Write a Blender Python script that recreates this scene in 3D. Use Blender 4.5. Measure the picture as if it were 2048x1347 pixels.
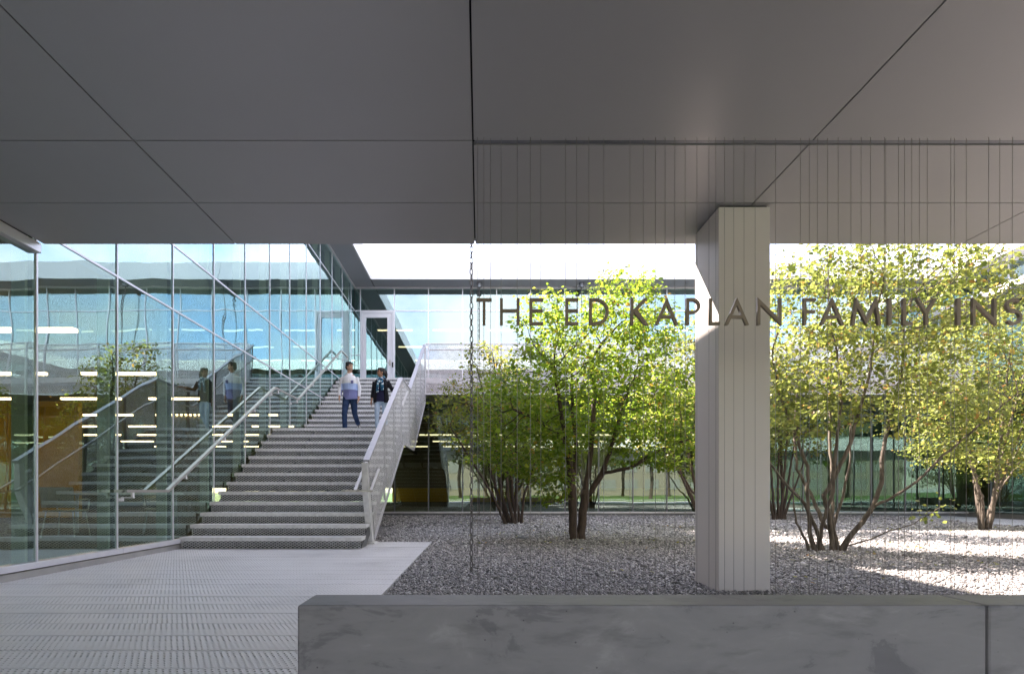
import bpy, bmesh, math, random
import numpy as np
from mathutils import Vector, Matrix, Euler

# ------------------------------------------------------------------ clear
for o in list(bpy.data.objects):
    bpy.data.objects.remove(o)
S = bpy.context.scene
COL = S.collection
R = math.radians
EYE = 0.87                                     # eye height above the deck

# ------------------------------------------------------------------ camera
cam_d = bpy.data.cameras.new('camera')
cam_d.sensor_width = 36.0
cam_d.lens = 1080 / 2048 * 36
cam_d.shift_x = 64 / 2048
cam_d.shift_y = 308.5 / 2048
cam_d.clip_start = 0.05
cam_d.clip_end = 2000
cam = bpy.data.objects.new('camera', cam_d)
cam.location = (0, 0, EYE)
cam.rotation_euler = (R(90), 0, 0)
COL.objects.link(cam)
S.camera = cam

# ------------------------------------------------------------------ sky and sun
SUN = Vector((-1.0, 0.85, 1.096)).normalized()      # towards the sun
SUN_EL = math.asin(SUN.z)
SUN_AZ = math.atan2(SUN.x, SUN.y)                   # clockwise from +Y
W = bpy.data.worlds.new('World')
S.world = W
W.use_nodes = True
nt = W.node_tree
nt.nodes.clear()
def nn(tree, typ, **kw):
    n = tree.nodes.new(typ)
    for k, v in kw.items():
        setattr(n, k, v)
    return n
out = nn(nt, 'ShaderNodeOutputWorld')
bg = nn(nt, 'ShaderNodeBackground')
bg.inputs[1].default_value = 0.095
sky = nn(nt, 'ShaderNodeTexSky', sky_type='NISHITA')
sky.sun_disc = False
sky.sun_elevation = SUN_EL
sky.sun_rotation = SUN_AZ
sky.air_density = 1.0
sky.dust_density = 0.5
sky.ozone_density = 1.6
tc = nn(nt, 'ShaderNodeTexCoord')
sep = nn(nt, 'ShaderNodeSeparateXYZ')
nt.links.new(tc.outputs['Generated'], sep.inputs[0])
zc = nn(nt, 'ShaderNodeMath', operation='MAXIMUM'); zc.inputs[1].default_value = 0.0
nt.links.new(sep.outputs[2], zc.inputs[0])
za = nn(nt, 'ShaderNodeMath', operation='ADD'); za.inputs[1].default_value = 0.22
nt.links.new(zc.outputs[0], za.inputs[0])
dv = nn(nt, 'ShaderNodeVectorMath', operation='DIVIDE')
cb = nn(nt, 'ShaderNodeCombineXYZ')
for i in range(3):
    nt.links.new(za.outputs[0], cb.inputs[i])
nt.links.new(tc.outputs['Generated'], dv.inputs[0]); nt.links.new(cb.outputs[0], dv.inputs[1])
nz = nn(nt, 'ShaderNodeTexNoise'); nz.inputs['Scale'].default_value = 1.7; nz.inputs['Detail'].default_value = 7.0
nz.inputs['Roughness'].default_value = 0.55; nz.inputs['Distortion'].default_value = 0.35
nt.links.new(dv.outputs[0], nz.inputs['Vector'])
rp = nn(nt, 'ShaderNodeValToRGB')
rp.color_ramp.elements[0].position = 0.36; rp.color_ramp.elements[0].color = (0, 0, 0, 1)
rp.color_ramp.elements[1].position = 0.60; rp.color_ramp.elements[1].color = (1, 1, 1, 1)
nt.links.new(nz.outputs[0], rp.inputs[0])
mx = nn(nt, 'ShaderNodeMix', data_type='RGBA')
mx.inputs['B'].default_value = (4.3, 4.4, 4.5, 1)
fm = nn(nt, 'ShaderNodeMath', operation='MULTIPLY'); fm.inputs[1].default_value = 0.9
nt.links.new(rp.outputs[0], fm.inputs[0])
nt.links.new(fm.outputs[0], mx.inputs['Factor'])
nt.links.new(sky.outputs[0], mx.inputs['A'])
nt.links.new(mx.outputs['Result'], bg.inputs[0])
nt.links.new(bg.outputs[0], out.inputs[0])

sun_d = bpy.data.lights.new('sun', 'SUN')
sun_d.energy = 3.3
sun_d.angle = R(0.53)
sun_d.color = (1.0, 0.95, 0.87)
sun = bpy.data.objects.new('sun', sun_d)
sun.rotation_euler = SUN.to_track_quat('Z', 'Y').to_euler()
sun.location = SUN * 60
COL.objects.link(sun)

# ------------------------------------------------------------------ exposure and renderer
S.view_settings.view_transform = 'Standard'
S.view_settings.look = 'None'
S.view_settings.exposure = 3.1
S.view_settings.use_white_balance = True
S.view_settings.white_balance_temperature = 7050
S.view_settings.white_balance_tint = 22
S.view_settings.gamma = 1.0
S.view_settings.use_curve_mapping = False
S.render.engine = 'CYCLES'
cy = S.cycles
cy.use_denoising = True
cy.denoising_input_passes = 'RGB_ALBEDO_NORMAL'
cy.denoising_prefilter = 'NONE'
cy.max_bounces = 10
cy.diffuse_bounces = 5
cy.glossy_bounces = 6
cy.transmission_bounces = 6
cy.transparent_max_bounces = 24
cy.sample_clamp_indirect = 8.0
cy.caustics_reflective = False
cy.caustics_refractive = False

# ================================================================== helpers
class MB:
    """Collects faces for one mesh."""
    def __init__(s):
        s.v, s.f, s.m, s.uv = [], [], [], {}
    def face(s, pts, mi=0, uv=None):
        b = len(s.v)
        s.v += [tuple(p) for p in pts]
        if uv:
            s.uv[len(s.f)] = uv
        s.f.append(tuple(range(b, b + len(pts)))); s.m.append(mi)
    def box(s, x0, x1, y0, y1, z0, z1, mi=0, skip=()):
        b = len(s.v)
        s.v += [(x0,y0,z0),(x1,y0,z0),(x1,y1,z0),(x0,y1,z0),(x0,y0,z1),(x1,y0,z1),(x1,y1,z1),(x0,y1,z1)]
        F = {'-z':(0,3,2,1),'+z':(4,5,6,7),'-y':(0,1,5,4),'+x':(1,2,6,5),'+y':(2,3,7,6),'-x':(3,0,4,7)}
        for k, f in F.items():
            if k not in skip:
                s.f.append(tuple(b + i for i in f)); s.m.append(mi)
        return s
    def prism_x(s, poly, x0, x1, mi=0):
        """poly: (y,z) list, extruded along X."""
        n = len(poly); b = len(s.v)
        s.v += [(x0, p[0], p[1]) for p in poly] + [(x1, p[0], p[1]) for p in poly]
        s.f.append(tuple(b + i for i in range(n))[::-1]); s.m.append(mi)
        s.f.append(tuple(b + n + i for i in range(n))); s.m.append(mi)
        for i in range(n):
            j = (i + 1) % n
            s.f.append((b + i, b + j, b + n + j, b + n + i)); s.m.append(mi)
        return s
    def bar(s, a, c, w, h, up=(0, 0, 1), mi=0):
        """A rectangular bar from a to c, w across, h along up."""
        a, c = Vector(a), Vector(c); d = (c - a).normalized(); u = Vector(up)
        sd = d.cross(u).normalized(); u = sd.cross(d).normalized()
        b = len(s.v)
        for p in (a, c):
            for i, j in ((-1,-1),(1,-1),(1,1),(-1,1)):
                s.v.append(tuple(p + sd * (i * w / 2) + u * (j * h / 2)))
        for f in ((0,1,2,3),(7,6,5,4),(0,4,5,1),(1,5,6,2),(2,6,7,3),(3,7,4,0)):
            s.f.append(tuple(b + i for i in f)); s.m.append(mi)
        return s
    def tube(s, pts, rad, n=8, cap=True, mi=0, flat=None):
        """Round tube through pts; rad: number, list, or list of (ra, rb) with rb along Y."""
        pts = [Vector(p) for p in pts]
        if not isinstance(rad, (list, tuple)):
            rad = [rad] * len(pts)
        b = len(s.v)
        ref = None
        for i, p in enumerate(pts):
            d = (pts[min(i + 1, len(pts) - 1)] - pts[max(i - 1, 0)])
            if d.length < 1e-9: d = Vector((0, 0, 1))
            d.normalize()
            if ref is None:
                ref = Vector((0, 1, 0)) if abs(d.y) < 0.8 else Vector((1, 0, 0))
            a = d.cross(ref).normalized(); c = a.cross(d).normalized()
            ref = c
            r = rad[i]
            ra, rb = r if isinstance(r, (list, tuple)) else (r, r)
            for k in range(n):
                t = 2 * math.pi * k / n
                s.v.append(tuple(p + a * (ra * math.cos(t)) + c * (rb * math.sin(t))))
        for i in range(len(pts) - 1):
            for k in range(n):
                k2 = (k + 1) % n
                s.f.append((b+i*n+k, b+i*n+k2, b+(i+1)*n+k2, b+(i+1)*n+k)); s.m.append(mi)
        if cap:
            s.f.append(tuple(b + k for k in range(n))[::-1]); s.m.append(mi)
            e = b + (len(pts) - 1) * n
            s.f.append(tuple(e + k for k in range(n))); s.m.append(mi)
        return s
    def ball(s, c, r, n=12, m=8, mi=0):
        rx, ry, rz = r if isinstance(r, (list, tuple)) else (r, r, r)
        pts, rad = [], []
        b = len(s.v)
        for i in range(1, m):
            ph = math.pi * i / m
            for k in range(n):
                t = 2 * math.pi * k / n
                s.v.append((c[0]+rx*math.sin(ph)*math.cos(t), c[1]+ry*math.sin(ph)*math.sin(t), c[2]-rz*math.cos(ph)))
        s.v.append((c[0], c[1], c[2]-rz)); s.v.append((c[0], c[1], c[2]+rz))
        lo, hi = b + (m-1)*n, b + (m-1)*n + 1
        for i in range(m - 2):
            for k in range(n):
                k2 = (k+1) % n
                s.f.append((b+i*n+k, b+i*n+k2, b+(i+1)*n+k2, b+(i+1)*n+k)); s.m.append(mi)
        for k in range(n):
            k2 = (k+1) % n
            s.f.append((lo, b+k2, b+k)); s.m.append(mi)
            s.f.append((hi, b+(m-2)*n+k, b+(m-2)*n+k2)); s.m.append(mi)
        return s
    def mesh(s, name, mats, smooth=False):
        me = bpy.data.meshes.new(name)
        me.from_pydata(s.v, [], s.f)
        for m in (mats if isinstance(mats, (list, tuple)) else [mats]):
            me.materials.append(m)
        if any(s.m):
            me.polygons.foreach_set('material_index', s.m)
        if s.uv:
            ul = me.uv_layers.new(name='UVMap')
            for fi, uv in s.uv.items():
                for li, q in zip(me.polygons[fi].loop_indices, uv):
                    ul.data[li].uv = q
        if smooth:
            me.polygons.foreach_set('use_smooth', [True] * len(me.polygons))
        me.update()
        return me

def link(name, me, parent=None, loc=None):
    o = bpy.data.objects.new(name, me)
    COL.objects.link(o)
    if parent is not None:
        o.parent = parent
    if loc is not None:
        o.location = loc
    return o
def tag(o, label=None, cat=None, group=None, kind=None):
    if label: o['label'] = label
    if cat: o['category'] = cat
    if group: o['group'] = group
    if kind: o['kind'] = kind
    return o
def thing(name, label, cat, loc=(0, 0, 0), group=None, rz=0):
    o = link(name, None, None, loc)
    o.rotation_euler.z = rz
    o.empty_display_size = 0.2
    return tag(o, label, cat, group)
def part(name, mb, mats, parent, smooth=False, bevel=0, label=None):
    """Part whose mesh was written in world coordinates of an unrotated parent."""
    me = mb.mesh(name, mats, smooth)
    o = link(name, me, parent)
    if parent is not None:
        o.location = -Vector(parent.location) if parent.parent is None else -(Vector(parent.location) + Vector(parent.parent.location))
    if bevel:
        b = o.modifiers.new('bevel', 'BEVEL'); b.width = bevel; b.segments = 2; b.limit_method = 'ANGLE'
    if label: o['label'] = label
    return o
def struct(name, mb, mats, label=None, smooth=False):
    o = link(name, mb.mesh(name, mats, smooth))
    return tag(o, label, None, None, 'structure')

# ------------------------------------------------------------------ materials
def P(name, col, rough=0.5, metal=0.0, spec=0.5):
    m = bpy.data.materials.new(name)
    m.use_nodes = True
    b = m.node_tree.nodes['Principled BSDF']
    b.inputs['Base Color'].default_value = (*col, 1)
    b.inputs['Roughness'].default_value = rough
    b.inputs['Metallic'].default_value = metal
    b.inputs['Specular IOR Level'].default_value = spec
    return m, m.node_tree, b
def noise(t, scale, detail=4, rough=0.55, vec=None, coord='Object', dist=0.0, stretch=None):
    n = nn(t, 'ShaderNodeTexNoise')
    n.inputs['Scale'].default_value = scale; n.inputs['Detail'].default_value = detail
    n.inputs['Roughness'].default_value = rough; n.inputs['Distortion'].default_value = dist
    if vec is None:
        c = nn(t, 'ShaderNodeTexCoord'); vec = c.outputs[coord]
    if stretch:
        mp = nn(t, 'ShaderNodeMapping'); mp.inputs['Scale'].default_value = stretch
        t.links.new(vec, mp.inputs[0]); vec = mp.outputs[0]
    t.links.new(vec, n.inputs['Vector'])
    return n
def ramp(t, src, stops):
    r = nn(t, 'ShaderNodeValToRGB')
    e = r.color_ramp.elements
    while len(e) < len(stops): e.new(0.5)
    for i, (p, c) in enumerate(stops):
        e[i].position = p; e[i].color = (*c, 1) if len(c) == 3 else c
    t.links.new(src, r.inputs[0])
    return r
def bump(t, b, src, strength, dist=0.01, normal_in=None):
    bm = nn(t, 'ShaderNodeBump'); bm.inputs['Strength'].default_value = strength; bm.inputs['Distance'].default_value = dist
    t.links.new(src, bm.inputs['Height'])
    if b is not None: t.links.new(bm.outputs[0], b.inputs['Normal'])
    return bm
def mth(t, op, a, b=None, c=None):
    n = nn(t, 'ShaderNodeMath', operation=op)
    for i, x in enumerate((a, b, c)):
        if x is None: continue
        if isinstance(x, (int, float)): n.inputs[i].default_value = x
        else: t.links.new(x, n.inputs[i])
    return n.outputs[0]
def varied(name, c0, c1, scale, rough=0.5, metal=0.0, spec=0.5, bstr=0.0, bscale=None, stretch=None, detail=5, lo=0.35, hi=0.65):
    m, t, b = P(name, c0, rough, metal, spec)
    n = noise(t, scale, detail, stretch=stretch)
    r = ramp(t, n.outputs[0], [(lo, c0), (hi, c1)])
    t.links.new(r.outputs[0], b.inputs['Base Color'])
    rr = ramp(t, n.outputs[0], [(0.3, (rough*0.85,)*3), (0.7, (min(1, rough*1.15),)*3)])
    t.links.new(rr.outputs[0], b.inputs['Roughness'])
    if bstr:
        n2 = noise(t, bscale or scale*6, 3)
        bump(t, b, n2.outputs[0], bstr, 0.004)
    return m

M = {}
def soffit_mat():
    m, t, b = P('soffit_paint', (.45,.45,.455), 0.40, 0.2, 0.5)
    oi = nn(t, 'ShaderNodeObjectInfo'); geo = nn(t, 'ShaderNodeNewGeometry')
    r = ramp(t, oi.outputs['Random'], [(0, (.42,.42,.425)), (1, (.45,.447,.445))]); t.links.new(r.outputs[0], b.inputs['Base Color'])
    n = noise(t, .8, 1, vec=geo.outputs['Position']); bump(t, b, n.outputs[0], 1.0, .004)
    n2 = noise(t, 2.2, 6, .65, vec=geo.outputs['Position']); rr = ramp(t, n2.outputs[0], [(.3, (.36,)*3), (.7, (.46,)*3)]); t.links.new(rr.outputs[0], b.inputs['Roughness'])
    return m
M['soffit'] = soffit_mat()
M['joint'] = P('dark_joint', (.02,.02,.02), 0.8)[0]
M['fascia'] = varied('white_panel', (.78,.79,.80), (.82,.82,.82), 0.5, 0.38)
M['eave'] = varied('eave_panel', (.36,.38,.41), (.40,.42,.45), 0.6, 0.4)
M['column'] = varied('column_cladding', (.74,.695,.655), (.78,.735,.695), 0.9, 0.42)
M['alum'] = varied('pale_aluminium', (.72,.72,.76), (.80,.80,.83), 3, 0.34, 0.4)
M['alum_dark'] = varied('grey_aluminium', (.20,.21,.23), (.25,.26,.28), 3, 0.4, 0.5)
M['plinth'] = varied('plinth_metal', (.42,.41,.40), (.52,.51,.49), 4, 0.5, 0.3, bstr=0.1)
M['doorwhite'] = P('door_paint', (.72,.74,.78), 0.35)[0]
M['steel'] = varied('galvanised_steel', (.68,.69,.69), (.82,.83,.83), 14, 0.5, 0.05, bstr=0.05)
M['stair_shade'] = P('painted_stair_shade', (.05,.053,.055), .6)[0]  # near-black colour standing in for the shade under the stairs
M['cap'] = varied('cap_steel', (.42,.42,.44), (.48,.48,.50), 6, 0.5, 0.3)
M['steel_dark'] = varied('stringer_steel', (.11,.115,.12), (.17,.175,.18), 6, 0.5, 0.4)
M['rail'] = P('brushed_rail', (.52,.50,.46), 0.38, 0.6)[0]
M['bronze'] = varied('bronze_letter', (.27,.215,.165), (.31,.25,.19), 8, 0.42, 0.2)
M['chain'] = varied('chain_steel', (.10,.09,.085), (.22,.21,.20), 40, 0.4, 0.8)
M['cable'] = P('cable_steel', (.36,.34,.32), 0.4, 0.4)[0]
M['interior_floor'] = varied('office_carpet', (.15,.145,.135), (.20,.19,.175), 2, 0.9)
M['interior_ceiling'] = varied('office_ceiling', (.26,.21,.14), (.31,.255,.18), 1.2, 0.8)
M['slab'] = P('slab_edge', (.22,.23,.23), 0.7)[0]
M['post'] = P('inner_post', (.72,.80,.76), 0.6)[0]
M['yellow'] = varied('ochre_wall', (.74,.46,.035), (.80,.50,.05), 1.5, 0.7)
M['chairwhite'] = P('chair_plastic', (.72,.72,.70), 0.4)[0]
M['black'] = P('black_plastic', (.02,.02,.02), 0.4)[0]

# glass: coated pane (reflection grows towards grazing) with slightly wavy surface
def glass_mat(name, base, tint, refl, wave=1.0):
    m = bpy.data.materials.new(name); m.use_nodes = True
    t = m.node_tree; t.nodes.clear()
    o = nn(t, 'ShaderNodeOutputMaterial'); mix = nn(t, 'ShaderNodeMixShader')
    tr = nn(t, 'ShaderNodeBsdfTransparent'); tr.inputs[0].default_value = (*tint, 1)
    gl = nn(t, 'ShaderNodeBsdfGlossy'); gl.inputs['Color'].default_value = (*refl, 1); gl.inputs['Roughness'].default_value = 0.0
    lw = nn(t, 'ShaderNodeLayerWeight'); lw.inputs['Blend'].default_value = 0.5
    pw = mth(t, 'POWER', lw.outputs['Facing'], 1.6)
    fac = mth(t, 'MULTIPLY_ADD', pw, 0.97 - base, base)
    oi = nn(t, 'ShaderNodeObjectInfo'); geo = nn(t, 'ShaderNodeNewGeometry')
    ad = nn(t, 'ShaderNodeVectorMath', operation='ADD'); cbx = nn(t, 'ShaderNodeCombineXYZ')
    t.links.new(mth(t, 'MULTIPLY', oi.outputs['Random'], 40.0), cbx.inputs[0])
    t.links.new(geo.outputs['Position'], ad.inputs[0]); t.links.new(cbx.outputs[0], ad.inputs[1])
    n = noise(t, 0.9, 1, vec=ad.outputs[0])
    bm = bump(t, None, n.outputs[0], 1.0, 0.006 * wave)
    t.links.new(bm.outputs[0], gl.inputs['Normal'])
    t.links.new(fac, mix.inputs[0]); t.links.new(tr.outputs[0], mix.inputs[1]); t.links.new(gl.outputs[0], mix.inputs[2])
    t.links.new(mix.outputs[0], o.inputs[0])
    return m
M['glass'] = glass_mat('coated_glass', 0.23, (.72,.82,.66), (.66,.91,.92), .9)
M['glass_up'] = glass_mat('upper_glass', 0.36, (.62,.78,.72), (.70,.94,.94), .3)
M['glass_low'] = glass_mat('courtyard_glass', 0.22, (.58,.76,.66), (.68,.90,.85), .25)
def clear_mat():
    m = bpy.data.materials.new('clear_pane'); m.use_nodes = True
    t = m.node_tree; t.nodes.clear()
    o = nn(t, 'ShaderNodeOutputMaterial'); tr = nn(t, 'ShaderNodeBsdfTransparent'); tr.inputs[0].default_value = (.97,.99,.98,1)
    t.links.new(tr.outputs[0], o.inputs[0])
    return m
M['clear'] = clear_mat()

def expanded(name, a, b, w, col, rough=0.42, metal=0.5):
    """Expanded-metal sheet: diamond openings cut through the sheet, UV in metres."""
    m, t, bs = P(name, col, rough, metal)
    uv = nn(t, 'ShaderNodeUVMap'); sp = nn(t, 'ShaderNodeSeparateXYZ'); t.links.new(uv.outputs[0], sp.inputs[0])
    p = mth(t, 'DIVIDE', sp.outputs[0], a); q = mth(t, 'DIVIDE', sp.outputs[1], b)
    def tri(x):
        return mth(t, 'ABSOLUTE', mth(t, 'SUBTRACT', mth(t, 'FRACT', x), 0.5))
    mm = mth(t, 'MAXIMUM', tri(mth(t, 'ADD', p, q)), tri(mth(t, 'SUBTRACT', p, q)))
    mask = mth(t, 'GREATER_THAN', mm, 0.5 - w)
    n = noise(t, 9, 3); r = ramp(t, n.outputs[0], [(0.3, tuple(c*0.8 for c in col)), (0.7, tuple(min(1, c*1.15) for c in col))])
    t.links.new(r.outputs[0], bs.inputs['Base Color'])
    bump(t, bs, mm, 0.6, 0.01)
    tr = nn(t, 'ShaderNodeBsdfTransparent'); mix = nn(t, 'ShaderNodeMixShader'); o = t.nodes['Material Output']
    t.links.new(mask, mix.inputs[0]); t.links.new(tr.outputs[0], mix.inputs[1]); t.links.new(bs.outputs[0], mix.inputs[2])
    t.links.new(mix.outputs[0], o.inputs[0])
    return m
M['riser'] = expanded('riser_mesh', 0.066, 0.037, 0.115, (.66,.68,.68), 0.5, 0.1)
M['guard'] = expanded('guard_mesh', 0.046, 0.022, 0.19, (.82,.82,.83), 0.5, 0.05)
M['guard_open'] = expanded('balcony_mesh', 0.075, 0.042, 0.17, (.78,.73,.75), 0.5, 0.1)

def plank_mat():
    m, t, bs = P('perforated_plank', (.6,.6,.61), 0.45, 0.15)
    c = nn(t, 'ShaderNodeTexCoord'); sp = nn(t, 'ShaderNodeSeparateXYZ'); t.links.new(c.outputs['Object'], sp.inputs[0])
    row = mth(t, 'DIVIDE', sp.outputs[1], 0.029)
    ri = mth(t, 'FLOOR', row)
    odd = mth(t, 'MULTIPLY', mth(t, 'MODULO', ri, 2.0), 0.5)
    px = mth(t, 'ADD', mth(t, 'DIVIDE', sp.outputs[0], 0.034), odd)
    dx = mth(t, 'MULTIPLY', mth(t, 'SUBTRACT', mth(t, 'FRACT', px), 0.5), 0.034)
    dy = mth(t, 'MULTIPLY', mth(t, 'SUBTRACT', mth(t, 'FRACT', row), 0.5), 0.029)
    d = mth(t, 'SQRT', mth(t, 'ADD', mth(t, 'MULTIPLY', dx, dx), mth(t, 'MULTIPLY', dy, dy)))
    hole = mth(t, 'LESS_THAN', d, 0.0064)
    rim = ramp(t, d, [(0.0, (1,1,1)), (0.0105, (0,0,0))])
    n = noise(t, 1.3, 6, 0.6, coord='Generated'); 
    geo = nn(t, 'ShaderNodeNewGeometry')
    n2 = noise(t, 1.1, 7, 0.62, vec=geo.outputs['Position'])
    r = ramp(t, n2.outputs[0], [(0.30, (.60,.60,.605)), (0.45, (.73,.73,.73)), (0.72, (.80,.80,.80))])
    t.links.new(r.outputs[0], bs.inputs['Base Color'])
    rr = ramp(t, n2.outputs[0], [(0.3, (.36,)*3), (0.7, (.52,)*3)])
    t.links.new(rr.outputs[0], bs.inputs['Roughness'])
    bump(t, bs, rim.outputs[0], 0.7, 0.004)
    tr = nn(t, 'ShaderNodeBsdfTransparent'); mix = nn(t, 'ShaderNodeMixShader'); o = t.nodes['Material Output']
    t.links.new(hole, mix.inputs[0]); t.links.new(bs.outputs[0], mix.inputs[1]); t.links.new(tr.outputs[0], mix.inputs[2])
    t.links.new(mix.outputs[0], o.inputs[0])
    return m
M['plank'] = plank_mat()

def concrete_mat():
    m, t, b = P('cast_concrete', (.3,.3,.3), 0.55, 0, 0.4)
    n1 = noise(t, 3.4, 8, 0.66, dist=0.6, stretch=(0.8, 1, 1.6)); n2 = noise(t, 9, 6, 0.6, stretch=(0.5, 1, 1.8)); n3 = noise(t, 160, 2)
    r1 = ramp(t, n1.outputs[0], [(0.38, (.165,.164,.170)), (0.425, (.225,.224,.225)), (0.57, (.245,.243,.241)), (0.62, (.275,.273,.270)), (0.74, (.34,.337,.333))])
    r2 = ramp(t, n2.outputs[0], [(0.28, (.74,.74,.75)), (0.45, (.97,.97,.97)), (0.6, (1,1,1)), (0.8, (1.10,1.10,1.09))])
    mm = nn(t, 'ShaderNodeMix', data_type='RGBA', blend_type='MULTIPLY'); mm.inputs['Factor'].default_value = 1
    t.links.new(r1.outputs[0], mm.inputs['A']); t.links.new(r2.outputs[0], mm.inputs['B'])
    v = nn(t, 'ShaderNodeTexVoronoi'); v.inputs['Scale'].default_value = 14
    c = nn(t, 'ShaderNodeTexCoord'); t.links.new(c.outputs['Object'], v.inputs['Vector'])
    pit = ramp(t, v.outputs['Distance'], [(0.035, (.45,.45,.46)), (0.06, (1,1,1))])
    m2 = nn(t, 'ShaderNodeMix', data_type='RGBA', blend_type='MULTIPLY'); m2.inputs['Factor'].default_value = 1
    t.links.new(mm.outputs['Result'], m2.inputs['A']); t.links.new(pit.outputs[0], m2.inputs['B'])
    t.links.new(m2.outputs['Result'], b.inputs['Base Color'])
    rr = ramp(t, n1.outputs[0], [(0.3, (.36,)*3), (0.7, (.55,)*3)]); t.links.new(rr.outputs[0], b.inputs['Roughness'])
    bm = bump(t, b, n3.outputs[0], 0.12, 0.002)
    return m
M['concrete'] = concrete_mat()

def gravel_mat():
    m, t, b = P('gravel_bed', (.3,.3,.3), 0.85, 0, 0.3)
    v = nn(t, 'ShaderNodeTexVoronoi'); v.inputs['Scale'].default_value = 42
    c = nn(t, 'ShaderNodeTexCoord'); t.links.new(c.outputs['Object'], v.inputs['Vector'])
    sp = nn(t, 'ShaderNodeSeparateColor'); t.links.new(v.outputs['Color'], sp.inputs[0])
    r = ramp(t, sp.outputs[0], [(0.0, (.05,.05,.05)), (0.35, (.17,.165,.165)), (0.7, (.36,.35,.35)), (1.0, (.55,.54,.53))])
    t.links.new(r.outputs[0], b.inputs['Base Color'])
    inv = mth(t, 'SUBTRACT', 1.0, v.outputs['Distance'])
    bump(t, b, inv, 1.0, 0.02)
    return m
M['gravel'] = gravel_mat()
def stone_mat():
    m, t, b = P('gravel_stone', (.3,.3,.3), 0.75, 0, 0.35)
    a = nn(t, 'ShaderNodeAttribute'); a.attribute_name = 'tint'
    r = ramp(t, a.outputs['Fac'], [(0.0, (.12,.12,.12)), (0.3, (.27,.262,.255)), (0.65, (.46,.445,.43)), (0.9, (.64,.62,.60)), (1.0, (.78,.76,.74))])
    t.links.new(r.outputs[0], b.inputs['Base Color'])
    return m
M['stone'] = stone_mat()
M['soil'] = varied('dark_soil', (.03,.028,.025), (.05,.047,.042), 5, 0.95)
M['lawn'] = varied('lawn', (.05,.11,.015), (.10,.17,.03), 0.6, 0.9, detail=8)
M['path'] = varied('pale_path', (.42,.40,.37), (.50,.48,.45), 2, 0.85)

def leaf_mat(name, stops, trans=0.55):
    m = bpy.data.materials.new(name); m.use_nodes = True
    t = m.node_tree; t.nodes.clear()
    o = nn(t, 'ShaderNodeOutputMaterial')
    a = nn(t, 'ShaderNodeAttribute'); a.attribute_name = 'tint'
    r = ramp(t, a.outputs['Fac'], stops)
    df = nn(t, 'ShaderNodeBsdfPrincipled'); df.inputs['Roughness'].default_value = 0.42; df.inputs['Specular IOR Level'].default_value = 0.4
    tl = nn(t, 'ShaderNodeBsdfTranslucent')
    hs = nn(t, 'ShaderNodeHueSaturation'); hs.inputs['Saturation'].default_value = 1.0; hs.inputs['Value'].default_value = 2.15
    t.links.new(r.outputs[0], df.inputs['Base Color']); t.links.new(r.outputs[0], hs.inputs['Color']); t.links.new(hs.outputs[0], tl.inputs[0])
    mix = nn(t, 'ShaderNodeMixShader'); mix.inputs[0].default_value = trans
    t.links.new(df.outputs[0], mix.inputs[1]); t.links.new(tl.outputs[0], mix.inputs[2]); t.links.new(mix.outputs[0], o.inputs[0])
    return m
M['leaf'] = leaf_mat('leaf_green', [(0.0, (.055,.115,.014)), (0.4, (.12,.19,.018)), (0.75, (.21,.26,.028)), (0.93, (.27,.27,.035)), (1.0, (.32,.17,.03))])
M['leaf_yellow'] = leaf_mat('leaf_yellow_green', [(0.0, (.07,.10,.024)), (0.4, (.125,.155,.034)), (0.75, (.20,.21,.05)), (0.93, (.27,.235,.055)), (1.0, (.30,.15,.05))])
M['leaf_olive'] = leaf_mat('leaf_olive', [(0.0, (.08,.12,.02)), (0.4, (.13,.16,.025)), (0.75, (.20,.20,.04)), (0.95, (.30,.22,.05)), (1.0, (.33,.15,.04))])
M['leaf_park'] = leaf_mat('leaf_park', [(0.0, (.05,.10,.012)), (1.0, (.11,.17,.025))], 0.35)
M['bark'] = varied('bark', (.045,.031,.024), (.10,.072,.055), 22, 0.9, bstr=0.8, bscale=60, stretch=(1, 1, 0.25))
M['bark_grey'] = varied('bark_grey', (.06,.047,.036), (.16,.135,.105), 16, 0.9, bstr=0.8, bscale=60, stretch=(1, 1, 0.3))
def emis(name, col, st):
    m = bpy.data.materials.new(name); m.use_nodes = True
    b = m.node_tree.nodes['Principled BSDF']
    b.inputs['Base Color'].default_value = (.8,.8,.8,1); b.inputs['Emission Color'].default_value = (*col, 1); b.inputs['Emission Strength'].default_value = st
    return m
M['lamp'] = emis('strip_lamp', (1.0, .76, .47), 1.25)
M['lamp_up'] = emis('upper_strip_lamp', (1.0, .80, .52), 0.30)

#@@SETTING
# ================================================================== ground
g = MB(); g.face([(-400,-400,-.16),(400,-400,-.16),(400,400,-.16),(-400,400,-.16)])
struct('ground', g, M['lawn'], 'green lawn and ground reaching far beyond the building')
g = MB(); g.face([(-30,-17,-.155),(40,-17,-.155),(40,-6.5,-.155),(-30,-6.5,-.155)])  # near strip widened to bounce sunlight into the entrance passage
g.face([(-30,-24,-.155),(40,-30,-.155),(40,-27,-.155),(-30,-21,-.155)])
struct('path', g, M['path'], 'pale paved path crossing the lawn, its near strip widened for bounce light')

DECK_X = -0.83
g = MB(); g.face([(-4.6,-6,-.13),(9,-6,-.13),(9,2.4,-.13),(DECK_X+.1,2.4,-.13),(DECK_X+.1,9.35,-.13),(-4.6,9.35,-.13)])
struct('deck_pit', g, M['soil'], 'dark soil beneath the perforated metal deck')

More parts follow.
